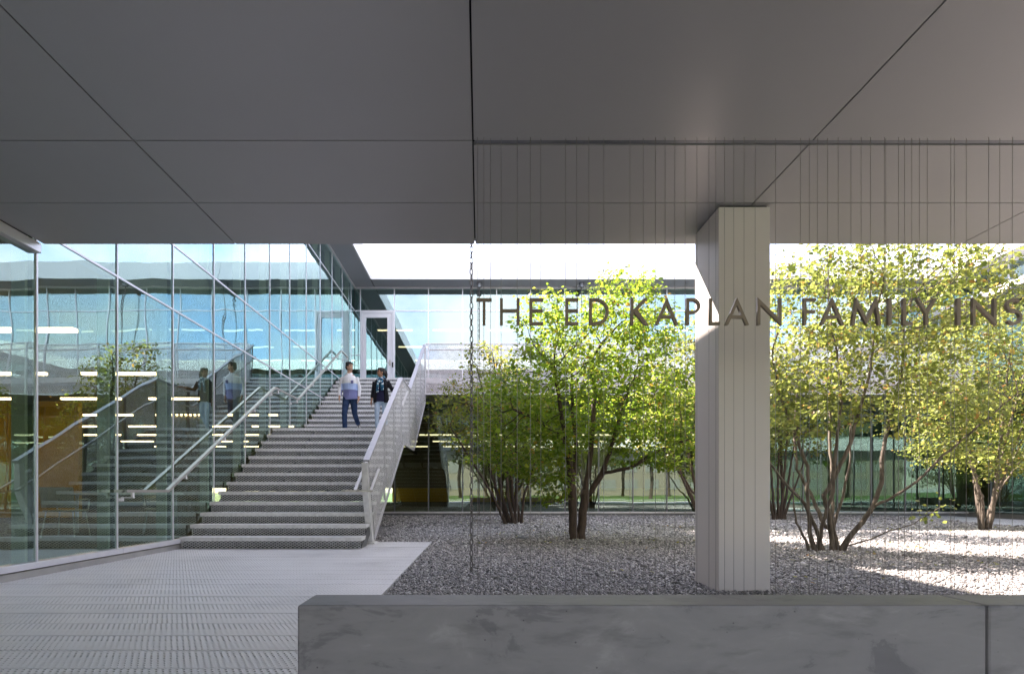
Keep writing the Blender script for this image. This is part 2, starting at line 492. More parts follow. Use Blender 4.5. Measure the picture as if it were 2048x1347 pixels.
deck = link('deck', None); tag(deck, 'pale perforated metal deck of long planks', None, None, 'structure')
PW = 0.302
k = 0
y = 9.30
while y > -4.5:
    x1 = DECK_X if y - PW > 2.0 else 8.5
    mb = MB().box(-4.56, x1, -PW/2+.006, PW/2-.006, -.035, 0)
    me = mb.mesh('plank', M['plank'])
    o = link('plank', me, deck, (random.Random(k).uniform(-.01,.01)*0, y - PW/2, random.Random(k).uniform(-.0015, .0015)))
    k += 1; y -= PW

# gravel bed
GP = [(DECK_X+.004,2.26),(15.5,2.26),(15.2,12.0),(13.6,13.4),(14.8,19.3),(14.9,19.80),(-4.6,19.80),(-4.6,9.305),(DECK_X+.004,9.305)]
g = MB(); g.face([(x,yy,-.035) for x, yy in GP]); struct('gravel_bed', g, M['gravel'], 'grey gravel bed of the courtyard')
def in_poly(x, y):
    c = np.zeros(len(x), bool); n = len(GP)
    for i in range(n):
        (x0, y0), (x1, y1) = GP[i], GP[(i+1) % n]
        cond = ((y0 > y) != (y1 > y)) & (x < (x1-x0)*(y-y0)/((y1-y0) if y1 != y0 else 1e-9)+x0)
        c ^= cond
    return c
def stones(seed):
    rs = np.random.RandomState(seed)
    X, Y, Rr = [], [], []
    for y0, y1, dens, size in ((2.26,5.5,3900,.0108),(5.5,9,2300,.0136),(9,13,1250,.0170),(13,19.8,600,.023)):
        x0, x1 = -4.6, min(15.4, y1*1.05+.3)
        n = int((x1-x0)*(y1-y0)*dens)
        x = rs.uniform(x0, x1, n); yy = rs.uniform(y0, y1, n)
        ok = in_poly(x, yy) & (x < yy*1.05+.2) & ~((x < DECK_X-.3) & (yy < 9.3)) & ((x > -2.2) | (yy > 14))
        x, yy = x[ok], yy[ok]
        X.append(x); Y.append(yy); Rr.append(size*rs.lognormal(0, .33, len(x)))
    X, Y, Rr = map(np.concatenate, (X, Y, Rr))
    n = len(X)
    base = np.array([(1,0,0),(0,1,0),(-1,0,0),(0,-1,0),(0,0,1),(0,0,-1)], float)
    sc = rs.uniform(.55, 1.25, (n, 6, 1))
    v = base[None]*sc + rs.uniform(-.28, .28, (n, 6, 3))
    v[:,:,2] *= .62
    a = rs.uniform(0, 2*np.pi, n); ca, sa = np.cos(a), np.sin(a)
    tl = rs.uniform(-.5, .5, n)
    z2 = v[:,:,2] + v[:,:,0]*tl[:,None]
    vx = v[:,:,0]*ca[:,None]-v[:,:,1]*sa[:,None]; vy = v[:,:,0]*sa[:,None]+v[:,:,1]*ca[:,None]
    V = np.stack([vx*Rr[:,None]+X[:,None], vy*Rr[:,None]+Y[:,None], z2*Rr[:,None]-.033+(Rr*.55)[:,None]+rs.uniform(0,.008,(n,1))], 2).reshape(-1, 3)
    F = np.array([(0,1,4),(1,2,4),(2,3,4),(3,0,4),(1,0,5),(2,1,5),(3,2,5),(0,3,5)])
    F = (F[None]+(np.arange(n)*6)[:,None,None]).reshape(-1, 3)
    me = bpy.data.meshes.new('gravel_stones')
    me.vertices.add(len(V)); me.vertices.foreach_set('co', V.ravel())
    me.loops.add(F.size); me.loops.foreach_set('vertex_index', F.ravel().astype(np.int32))
    me.polygons.add(len(F)); me.polygons.foreach_set('loop_start', np.arange(0, F.size, 3, dtype=np.int32))
    at = me.attributes.new('tint', 'FLOAT', 'FACE')
    at.data.foreach_set('value', np.repeat(np.clip(rs.beta(1.7, 2.0, n), 0, 1), 8).astype(np.float32))
    me.materials.append(M['stone']); me.update(calc_edges=True)
    return me
st = link('gravel', stones(4)); tag(st, 'loose grey crushed stone covering the courtyard', 'gravel', None, 'stuff')

# right walkway
g = MB(); g.face([(15.2,2.26,-.03),(17.25,2.26,-.03),(17.25,19.80,-.03),(14.9,19.80,-.03),(14.8,19.3,-.03),(13.6,13.4,-.03),(15.2,12.0,-.03)])
struct('walkway', g, M['plank'], 'pale metal walkway along the far side of the gravel')

# ================================================================== building dimensions
GX = -4.60           # left glass plane (outer face)
GY = 19.83           # back glass plane
SOF = 2.56 + EYE     # entrance soffit height
EDGE = 5.60          # entrance soffit edge
EAVE = 7.49 + EYE; TOP = 8.09 + EYE
EX, EYB, ERX, ENY = -3.85, 19.08, 16.5, 6.40
T1, T2, T3 = 2.72+EYE, 3.69+EYE, 6.62+EYE
UP = 13*.174 + 13*.174       # upper floor = 4.524

# floors and ceilings (setting)
def slab(name, x0, x1, y0, y1, z0, z1, mat, label):
    return struct(name, MB().box(x0, x1, y0, y1, z0, z1), mat, label)
slab('floor', -24, GX-.08, -6, 40, -.1, .10, M['interior_floor'], 'grey carpeted ground floor inside the left wing')
slab('floor', GX-.08, 23.9, GY+.08, 40, -.1, .10, M['interior_floor'], 'grey carpeted ground floor inside the rear wing')
slab('ceiling', -24, GX-.10, -6, 40, T1-.02, T2-.05, M['interior_ceiling'], 'dark ground floor ceiling of the left wing')
slab('ceiling', GX-.10, 23.9, GY+.10, 40, T1+.25, T2-.05, M['interior_ceiling'], 'dark ground floor ceiling of the rear wing')
slab('wall', -24.2, -24, -6, 40, -.1, TOP, M['interior_ceiling'], 'far side wall of the left wing')
slab('wall', -24, GX-.1, -6.2, -6, -.1, TOP, M['interior_ceiling'], 'end wall of the left wing')
slab('wall', 24.3, 24.5, -6, 40, -.1, TOP, M['interior_ceiling'], 'end wall of the rear wing')
slab('wall', -24.2, 24.5, 40, 40.2, 1.12, TOP, M['interior_ceiling'], 'upper back wall of the rear wing')
slab('wall', -6.5, 24.5, 40, 40.2, -.1, 1.12, M['yellow'], 'ochre back wall of the rear wing')
slab('roof', -24.2, EX+.05-.1, -6.2, 40.2, EAVE+.035, TOP-.02, M['slab'], 'flat roof of the left wing')
slab('roof', EX-.05+.002, 30, EYB+.05, 40.2, EAVE+.035, TOP-.02, M['slab'], 'flat roof of the rear wing')
slab('roof', ERX+.05, 30, -6.2, EYB+.05-.002, EAVE+.035, TOP-.02, M['slab'], 'flat roof of the right wing')
slab('roof', EX-.05+.002, ERX+.05-.002, -4.8, ENY-.05, EAVE+.035, TOP-.02, M['slab'], 'flat roof over the entrance passage')
slab('floor', EX-.8, 30, -4.7, EDGE-.06, SOF+.06, SOF+.75, M['slab'], 'floor slab over the entrance passage')

# ================================================================== glass walls
def pane(parent, p0, p1, axis, mats, name='pane'):
    """axis '+x': outer face looks to +X at x=p1[0]; '-y': outer face looks to -Y at y=p0[1]."""
    mb = MB(); x0,y0,z0 = p0; x1,y1,z1 = p1
    mb.box(x0,x1,y0,y1,z0,z1, 1, skip=(axis,))
    if axis == '+x': mb.face([(x1,y0,z0),(x1,y1,z0),(x1,y1,z1),(x1,y0,z1)])
    if axis == '-x': mb.face([(x0,y1,z0),(x0,y0,z0),(x0,y0,z1),(x0,y1,z1)])
    if axis == '-y': mb.face([(x0,y0,z0),(x1,y0,z0),(x1,y0,z1),(x0,y0,z1)])
    if axis == '+y': mb.face([(x1,y1,z0),(x0,y1,z0),(x0,y1,z1),(x1,y1,z1)])
    return part(name, mb, mats, parent)

GW = [M['glass'], M['clear']]
GUW = [M['glass_up'], M['clear']]
GLW = [M['glass_low'], M['clear']]
lw_ = thing('glass_curtain_wall', 'tall teal glass curtain wall beside the metal stairs', 'glass wall', (GX, 6, 0))
MY = [5.595 + 1.242*k for k in range(-6, 12)] + [GY]
SILL = .15
for i in range(len(MY)-1):
    a, b = MY[i]+.004, MY[i+1]-.004
    near = MY[i+1] < EDGE + .1
    rows = [(SILL, SOF-.10)] if near else [(SILL, T1), (T1, T2), (T2, T3), (T3, EAVE-.06)]
    for z0, z1 in rows:
        pane(lw_, (GX-.024, a, z0+.004), (GX, b, z1-.004), '+x', GW)
for i, yy in enumerate(MY):
    top = SOF-.1 if yy < EDGE-.1 else EAVE-.06
    if i < len(MY)-1:
        part('mullion', MB().box(GX+.0005, GX+.014, yy-.0105, yy+.0105, SILL-.02, top), M['alum'], lw_)
        part('inner_fin', MB().box(GX-.07, GX-.026, yy-.02, yy+.02, SILL-.04, top), M['alum_dark'], lw_)
        part('inner_post', MB().box(GX-.215, GX-.075, yy-.05, yy+.05, .1, T1-.03), M['post'], lw_)
        if yy > EDGE-.1:
            part('inner_post', MB().box(GX-.215, GX-.075, yy-.05, yy+.05, T2+.01, EAVE-.01), M['post'], lw_)
for z in (T1, T2, T3):
    part('transom', MB().box(GX+.0008, GX+.012, EDGE+.01, GY-.03, z-.013, z+.013), M['alum'], lw_)
    part('inner_transom', MB().box(GX-.14, GX-.027, EDGE+.01, GY-.1, z-.025, z+.025), M['alum_dark'], lw_)
part('slab_edge', MB().box(GX-.12, GX-.10+.02, -6, GY+.09, T1+.03, T2-.03), M['slab'], lw_)
part('head_channel', MB().box(GX-.09, GX+.07, -6, EDGE-.02, SOF-.105, SOF-.004), M['alum'], lw_, bevel=.006)
part('top_rail', MB().box(GX-.09, GX+.04, EDGE+.0, GY-.01, EAVE-.065, EAVE-.003), M['alum'], lw_)
for a, b in ((-6, 3.11), (3.115, 6.87), (6.875, 10.6), (10.605, GY)):
    part('sill', MB().box(GX-.1, GX+.06, a, b, .083, .148), M['alum'], lw_, bevel=.004)
part('plinth', MB().box(GX-.1, GX+.025, -6, GY, -.1, .068), M['plinth'], lw_)

bw_ = thing('glass_curtain_wall', 'glass curtain wall behind the trees with upper balcony door', 'glass wall', (0, GY, 0))
MX = [-1.891 + 1.25*k for k in range(-2, 17)]
cols = [(GX+.01, MX[0])] + [(MX[i], MX[i+1]) for i in range(len(MX)-1)]
for j, (a, b) in enumerate(cols):
    a, b = a+.004, b-.004
    pane(bw_, (a, GY, SILL-.02), (b, GY+.024, 2.79+EYE-.004), '-y', GLW)
    pane(bw_, (a, GY, 2.79+EYE+.004), (b, GY+.024, UP-.3), '-y', GLW)
    if j != 1:
        if j == 0:
            pane(bw_, (a, GY, UP+.05), (b, GY+.024, 5.86), '-y', GUW); pane(bw_, (a, GY, 5.87), (b, GY+.024, T3-.004), '-y', GUW)
        else:
            pane(bw_, (a, GY, UP+.05), (b, GY+.024, T3-.004), '-y', GUW)
    pane(bw_, (a, GY, T3+.004), (b, GY+.024, EAVE-.06), '-y', GUW)
for x in MX:
    part('mullion', MB().box(x-.02, x+.02, GY-.028, GY-.0005, SILL-.02, UP-.3), M['alum_dark'], bw_)
    part('mullion', MB().box(x-.016, x+.016, GY-.028, GY-.0005, UP+.03, EAVE-.06), M['alum'], bw_)
    part('inner_fin', MB().box(x-.028, x+.028, GY+.026, GY+.15, SILL-.04, EAVE-.06), M['alum_dark'], bw_)
part('transom', MB().box(GX+.03, MX[-1], GY-.024, GY-.0008, T3-.016, T3+.016), M['alum'], bw_)
part('transom', MB().box(GX+.03, MX[0]-.02, GY-.024, GY-.0008, 5.85, 5.88), M['alum'], bw_)
part('transom', MB().box(GX+.03, MX[-1], GY-.030, GY-.0008, 2.79+EYE-.03, 2.79+EYE+.03), M['alum_dark'], bw_)
part('top_rail', MB().box(GX+.045, MX[-1], GY-.04, GY+.09, EAVE-.065, EAVE-.003), M['alum'], bw_)
part('sill', MB().box(GX+.065, MX[-1], GY-.06, GY+.1, .07, .128), M['alum'], bw_, bevel=.004)
part('plinth', MB().box(GX+.03, MX[-1], GY-.025, GY+.08, -.1, .06), M['alum_dark'], bw_)
part('slab_edge', MB().box(GX+.03, MX[-1], GY+.03, GY+.098, UP-.29, UP+.04), M['slab'], bw_)
# door
dx0, dx1 = MX[0]+.02, MX[1]-.02
fr = MB(); 
for bx in ((dx0, dx0+.07, UP+.02, T3-.03), (dx1-.07, dx1, UP+.02, T3-.03)):
    fr.box(bx[0], bx[1], GY-.06, GY+.06, bx[2], bx[3])
fr.box(dx0+.0705, dx1-.0705, GY-.06, GY+.06, T3-.10, T3-.03)
part('door_frame', fr, M['doorwhite'], bw_)
lx0, lx1 = dx0+.08, dx1-.08
lf = MB(); lf.box(lx0, lx0+.115, GY-.045, GY+.02, UP+.03, T3-.11); lf.box(lx1-.155, lx1, GY-.045, GY+.02, UP+.03, T3-.11)
lf.box(lx0+.1155, lx1-.1555, GY-.045, GY+.02, T3-.26, T3-.11); lf.box(lx0+.1155, lx1-.1555, GY-.045, GY+.02, UP+.03, UP+.25)
door = part('door', lf, M['doorwhite'], bw_)
def sub(name, mb, mats, parent, **k):
    o = part(name, mb, mats, None, **k); o.parent = parent
    return o
mbp = MB(); mbp.box(lx0+.117, lx1-.157, GY-.02, GY, UP+.252, T3-.262, 1, skip=('-y',))
mbp.face([(lx0+.117,GY-.02,UP+.252),(lx1-.157,GY-.02,UP+.252),(lx1-.157,GY-.02,T3-.262),(lx0+.117,GY-.02,T3-.262)])
sub('door_pane', mbp, GUW, door)
hz = UP + 1.05
sub('handle', MB().tube([(lx1-.06,GY-.045,hz),(lx1-.06,GY-.10,hz),(lx1-.19,GY-.10,hz)], .012, 8).box(lx1-.09,lx1-.03,GY-.058,GY-.046,hz-.10,hz+.10), M['rail'], door)
part('card_reader', MB().box(dx1-.065, dx1-.005, GY-.085, GY-.061, hz-.17, hz+.02), M['black'], bw_, bevel=.01)

# right wing wall
rw_ = thing('glass_curtain_wall', 'sunlit wing wall with glass strip under its white eave, behind the right trees', 'glass wall', (17.25, 10, 0))
yy = ENY
while yy < GY-.3:
    b = min(yy+1.245, GY-.02)
    pane(rw_, (17.25, yy+.004, 6.62+EYE), (17.274, b-.004, EAVE-.06), '-x', GW)
    pane(rw_, (17.85, yy+.004, .15), (17.874, b-.004, 6.2+EYE), '-x', GLW)
    part('mullion', MB().box(17.222, 17.2495, yy-.017, yy+.017, 6.62+EYE, EAVE-.06), M['alum'], rw_)
    part('mullion', MB().box(17.822, 17.8495, yy-.017, yy+.017, .15, 6.2+EYE), M['alum_dark'], rw_)
    yy += 1.245
part('white_band', MB().box(16.6, 17.9, 2, GY-.03, 6.38+EYE, 6.60+EYE), M['fascia'], rw_)
part('top_rail', MB().box(17.2, 17.3, ENY, GY-.1, EAVE-.065, EAVE-.003), M['alum'], rw_)
part('back_wall', MB().box(24, 24.2, -6, 40, -.1, TOP), M['interior_ceiling'], rw_)
part('floor', MB().box(17.9, 24, -6, GY+.06, -.1, .1), M['interior_floor'], rw_)
part('ceiling', MB().box(17.9, 24, -6, GY+.06, T1, T1+.4), M['interior_ceiling'], rw_)

# upper wall above entrance
nw_ = thing('glass_curtain_wall', 'upper storey glass wall above the entrance passage facing the courtyard', 'glass wall', (0, EDGE, 0))
x = EX - .7
while x < 17:
    pane(nw_, (x+.004, EDGE-.024+.1, SOF+.9), (x+1.242, EDGE+.1, EAVE-.06), '+y', GW)
    part('mullion', MB().box(x-.017, x+.017, EDGE+.1005, EDGE+.125, SOF+.9, EAVE-.06), M['alum'], nw_)
    x += 1.246
part('slab_fascia', MB().box(EX-.7, 17.2, EDGE-.055, EDGE-.005, SOF+.03, SOF+.9), M['fascia'], nw_)
part('back_wall', MB().box(EX-.7, 17.2, -4.6, -4.4, SOF+.76, EAVE), M['interior_ceiling'], nw_)

# ================================================================== roof eaves
ev = thing('roof_eave', 'white fascia and grey soffit of the flat roof around the courtyard', 'roof eave', (EX, EYB, EAVE))
J = .006
def frange(a, b, s):
    out = []; v = a
    while v < b - .05:
        out.append((v, min(v + s, b))); v += s
    return out
XS = [(-3.85, -2.51)] + frange(-2.51, ERX, 2.503)
for a, b in XS:
    part('fascia_panel', MB().box(a+J/2, b-J/2, EYB, EYB+.045, EAVE, TOP), M['fascia'], ev)
    part('fascia_panel', MB().box(a+J/2, b-J/2, ENY-.045, ENY, EAVE, TOP), M['fascia'], ev)
    part('soffit_panel', MB().box(a+J/2, b-J/2, EYB+.05, GY+.3, EAVE+.002, EAVE+.032), M['eave'], ev)
    part('soffit_panel', MB().box(a+J/2, b-J/2, EDGE-.2, ENY-.05, EAVE+.002, EAVE+.032), M['eave'], ev)
for a, b in frange(-3.4, ENY-.001, 2.45) + frange(ENY, EYB, 2.536):
    part('fascia_panel', MB().box(EX-.045, EX, a+J/2, b-J/2-.001, EAVE+.001, TOP-.001), M['fascia'], ev)
    part('fascia_panel', MB().box(ERX, ERX+.045, a+J/2, b-J/2-.001, EAVE+.001, TOP-.001), M['fascia'], ev)
    part('soffit_panel', MB().box(GX-.3, EX-.05, a+J/2, b-J/2, EAVE+.002, EAVE+.032), M['eave'], ev)
    part('soffit_panel', MB().box(ERX+.05, 17.6, a+J/2, b-J/2, EAVE+.002, EAVE+.032), M['eave'], ev)
part('soffit_panel', MB().box(GX-.3, EX-.05, EYB+.003, GY+.3, EAVE+.002, EAVE+.032), M['eave'], ev)
for xs in (-.03, 3.655):
    t = thing('downpipe_outlet', 'small grey drum outlet under the rear eave holding a rain chain', 'rain outlet', (xs, 19.42, EAVE), group='rain outlets under the rear eave')
    part('drum', MB().tube([(xs,19.42,EAVE-.16),(xs,19.42,EAVE-.001)], .085, 16), M['alum_dark'], t)
    part('rim', MB().tube([(xs,19.42,EAVE-.035),(xs,19.42,EAVE-.015)], .10, 16), M['alum_dark'], t)

# ================================================================== entrance soffit
sf = thing('entrance_canopy', 'grey metal panel ceiling over the entrance passage', 'canopy', (0, 3, SOF))
JX = [GX+.08, -2.53, -.052, 2.43, 4.98, 7.5, 10.0, 12.5, 15.0, 17.2]
JY = [-4.6, -3.4, -.95, 1.48, 3.945, 4.80, EDGE]
for i in range(len(JX)-1):
    for j in range(len(JY)-1):
        y0, y1 = JY[j]+.005, JY[j+1]-.005
        x0, x1 = JX[i]+.006, JX[i+1]-.006
        if JX[i] > -.1 and j == 3: y1 -= 0.0
        if JX[i] > -.1 and j == 4: y0 += 0.05
        part('soffit_panel', MB().box(x0, x1, y0, y1, SOF, SOF+.03), M['soffit'], sf)
part('joint_backing', MB().box(GX+.08, 17.2, -4.6, EDGE-.02, SOF+.035, SOF+.055), M['joint'], sf)

# ================================================================== column
cx0, cx1, cy0, cy1 = 2.135, 2.595, 4.83, 5.36
cl = thing('column', 'square pale clad column standing in the gravel', 'column', ((cx0+cx1)/2, (cy0+cy1)/2, -.03))
part('shaft', MB().box(cx0, cx1, cy0, cy1, -.08, SOF-.018), M['column'], cl, bevel=.004)
part('neck', MB().box(cx0+.02, cx1-.02, cy0+.02, cy1-.02, SOF-.017, SOF-.001), M['joint'], cl)

# ================================================================== concrete bench
bn = thing('concrete_bench', 'long low smooth concrete bench wall beside the gravel', 'bench', (-.69, 2.05, 0))
for x0, x1 in ((-.695, 1.924), (1.930, 5.2)):
    part('block', MB().box(x0, x1, 2.05, 2.27, 0.002, .438), M['concrete'], bn, bevel=.010)

# ================================================================== staircase
RI, TR = .174, .306
SX0, SX1 = -4.565, -1.80
stc = thing('staircase', 'broad galvanised metal stairs with open mesh risers along the glass', 'stairs', (-3.2, 8.2, 0))
wdt = SX1 - SX0
tm = MB()
tm.box(SX0, SX1, 0, .325, -.008, 0)
tm.box(SX0, SX1, -.006, .0, -.058, .0005)          # nosing lip
tm.prism_x([(0.001,-.009),(.30,-.009),(.27,-.05),(0.02,-.058)], SX1-.008, SX1+.001)
tread_me = tm.mesh('tread', M['steel'])
rm = MB()
def quv(mb, p, u, v):
    mb.face(p, 0, [(0,0),(u,0),(u,v),(0,v)])
quv(rm, [(SX0+.01,.030,-.174+.002),(SX1-.012,.030,-.174+.002),(SX1-.012,.012,-.056),(SX0+.01,.012,-.056)], wdt, .118)
rm.face([(SX0+.01,.075,-.174+.004),(SX1-.012,.075,-.174+.004),(SX1-.012,.075,-.010),(SX0+.01,.075,-.010)], 1)  # added dark sheet behind the mesh, paints the under-stair shade
riser_me = rm.mesh('riser', [M['riser'], M['stair_shade']])
def rise(n):
    if n <= 13: return 8.2 + TR*(n-1), RI*n
    return 13.72 + TR*(n-14), RI*n
for n in range(1, 27):
    yy, z = rise(n)
    o = link('riser', riser_me, stc); o.location = Vector((0, yy, z)) - Vector(stc.location)
    if n in (13, 26): continue
    o = link('tread', tread_me, stc); o.location = Vector((0, yy, z)) - Vector(stc.location)
y13, z13 = rise(13); y26, z26 = rise(26)
part('landing', MB().box(SX0, SX1, y13, 13.76, z13-.01, z13).box(SX0, SX1, y13-.006, y13-.0005, z13-.058, z13+.0005).box(SX0,SX1,13.55,13.60,z13-.22,z13-.012), M['steel'], stc)
part('landing', MB().box(SX0, SX1, y26, GY-.07, z26-.02, z26).box(SX0, SX1, y26-.006, y26-.0005, z26-.058, z26+.0005), M['steel'], stc)
for xs in (SX0+.01, -3.65, -2.75, SX1-.02):
    poly = [(8.26,.0),(8.62,.0),(12.15,z13-.30),(13.90,z13-.30),(17.7,UP-.32),(19.7,UP-.32),(19.7,UP-.03),(17.45,UP-.03),(13.62,z13-.06),(11.92,z13-.06)]
    part('stringer', MB().prism_x(poly, xs-.006, xs+.006), M['steel_dark'], stc)

# balcony along the rear glass
bl = thing('balcony', 'upper balcony walkway with grey underside along the rear glass', 'balcony', (7, 18.5, UP))
part('deck', MB().box(SX1+.05, 16, 17.48, GY-.07, UP-.03, UP), M['steel'], bl)
part('edge_beam', MB().box(SX1+.05, 16, 17.47, 17.55, UP-.16, UP+.012), M['alum'], bl)
part('underside', MB().box(SX1+.05, 16, 17.60, GY-.06, UP-.50, UP-.44), M['steel_dark'], bl)
part('inner_beam', MB().box(SX1+.05, 16, 18.5, 18.6, UP-.43, UP-.04), M['steel_dark'], bl)
gd = thing('balcony_guard', 'open metal mesh guard along the upper balcony behind the trees', 'railing', (SX1, 17.44, UP))
GT, GB = 4.77+EYE, 3.13+EYE
xa = SX1 + .03
while xa < 15.9:
    xb = min(xa + 2.40, 15.95)
    mb = MB(); quv(mb, [(xa+.02,17.43,GB+.02),(xb-.02,17.43,GB+.02),(xb-.02,17.43,GT-.02),(xa+.02,17.43,GT-.02)], xb-xa, GT-GB)
    part('mesh_panel', mb, M['guard_open'], gd)
    f = MB(); f.box(xa+.006, xb-.006, 17.41, 17.45, GT-.022, GT+.004); f.box(xa+.006, xb-.006, 17.41, 17.45, GB-.01, GB+.022)
    f.box(xa+.006, xa+.026, 17.41, 17.45, GB+.0225, GT-.0225); f.box(xb-.026, xb-.006, 17.41, 17.45, GB+.0225, GT-.0225)
    part('frame', f, M['alum'], gd)
    xa = xb
part('handrail', MB().tube([(SX1+.15,17.52,UP+.93),(15.8,17.52,UP+.93)], .02, 8), M['rail'], gd)

# stair balustrade (outer side)
BXo, BXi = -1.765, -1.845
bs_ = thing('stair_balustrade', 'pale expanded metal balustrade stepping up the open side of the stairs', 'railing', (BXo, 8.6, 0))
topP = [(8.57,.485+EYE),(12.30,2.575+EYE),(13.73,2.575+EYE),(17.60,4.77+EYE)]
botP = [(9.08,-.82+EYE+.02),(12.62,1.10+EYE),(14.50,1.10+EYE),(17.60,2.90+EYE)]
def interp(P_, y):
    for (a, za), (b, zb) in zip(P_, P_[1:]):
        if a - 1e-6 <= y <= b + 1e-6:
            return za + (zb - za) * (y - a) / (b - a)
    return P_[0][1] if y < P_[0][0] else P_[-1][1]
def botz(y):
    if y < botP[0][0]:
        # raked front edge from the top front corner down to the foot
        return topP[0][1] + (botP[0][1]-topP[0][1])*(y-8.57)/(botP[0][0]-8.57)
    return interp(botP, y)
cuts = [8.575, 9.08, 10.15, 11.25, 12.30, 12.62, 13.02, 13.73, 14.5, 15.05, 16.3, 17.58]
groups = [(8.575, 10.15), (10.15, 11.25), (11.25, 12.30), (12.30, 13.73), (13.73, 15.05), (15.05, 16.3), (16.3, 17.58)]
for a, b in groups:
    ys = [c for c in cuts if a <= c <= b]
    mb = MB()
    for c0, c1 in zip(ys, ys[1:]):
        e0 = c0 + (.014 if c0 == a else 0); e1 = c1 - (.014 if c1 == b else 0)
        pts = [(BXo, e0, botz(e0)), (BXo, e1, botz(e1)), (BXo, e1, interp(topP, e1)-.02), (BXo, e0, interp(topP, e0)-.02)]
        if abs(pts[0][2]-pts[3][2]) < .03:
            pts = pts[1:]
        mb.face(pts, 0, [(p[1], p[2]) for p in pts])
    part('mesh_panel', mb, M['guard'], bs_)
    pst = MB(); pst.bar((BXo-.03, b, botz(b)+.06), (BXo-.03, b, interp(topP, b)-.05), .045, .03, up=(1,0,0))
    part('post', pst, M['steel_dark'], bs_)
for (a, za), (b, zb) in zip(topP, topP[1:]):
    mb = MB().bar(((BXo+BXi)/2, a, za), ((BXo+BXi)/2, b, zb), .10, .035)
    part('cap_rail', mb, M['cap'], bs_)
for (a, za), (b, zb) in zip(botP, botP[1:]):
    part('bottom_trim', MB().bar((BXo-.015, a+.02, za+.005), (BXo-.015, b-.02, zb+.005), .035, .03), M['alum'], bs_)
ep = MB().prism_x([(8.57,.485+EYE-.03),(8.66,.485+EYE-.03),(9.14,.03),(8.98,.03),(8.60,.9)], BXi-.035, BXi+.06)
part('end_post', ep, M['steel'], bs_)
part('base_plate', MB().box(BXi-.07, BXi+.10, 8.92, 9.2, .001, .028), M['steel'], bs_)
ir = [(7.72,.01+EYE),(8.45,.01+EYE),(12.15,2.115+EYE),(13.55,2.115+EYE),(17.5,4.36+EYE)]
for (a, za), (b, zb) in zip(ir, ir[1:]):
    part('handrail', MB().bar((-1.955, a, za), (-1.955, b, zb), .05, .03), M['rail'], bs_)
part('handrail', MB().bar((-1.69, 8.38, .01+EYE), (-1.69, 9.05, .37+EYE), .045, .03), M['rail'], bs_)
part('rail_return', MB().bar((-1.955, 8.40, .01+EYE-.002), (-1.68, 8.40, .01+EYE-.002), .045, .028), M['rail'], bs_)
for yy in (9.6, 11.2, 12.9, 14.6, 16.2):
    z = interp(ir, yy)
    part('bracket', MB().bar((-1.95, yy, z-.02), (-1.85, yy, z-.06), .03, .012), M['steel'], bs_)

# handrail on the glass side
wr = thing('wall_handrail', 'brushed metal handrail fixed to the glass wall mullions beside the stairs', 'handrail', (-4.45, 7.2, 0))
lr = [(6.75,.005+EYE),(7.66,.005+EYE),(11.68,2.24+EYE),(13.17,2.24+EYE),(17.29,4.50+EYE),(18.1,4.50+EYE)]
for (a, za), (b, zb) in zip(lr, lr[1:]):
    part('rail', MB().bar((-4.44, a, za), (-4.44, b, zb), .055, .035), M['rail'], wr)
part('end_return', MB().bar((-4.44, 6.765, .005+EYE), (-4.575, 6.765, .005+EYE), .03, .034), M['rail'], wr)
for yy in MY:
    if 6.7 < yy < 18.2:
        z = interp(lr, yy+.07)
        part('bracket', MB().box(GX+.0165, -4.425, yy+.05, yy+.09, z-.09, z-.075).box(-4.455, -4.43, yy+.05, yy+.09, z-.0745, z-.012).box(GX+.002, GX+.016, yy+.02, yy+.12, z-.13, z-.091), M['steel'], wr)

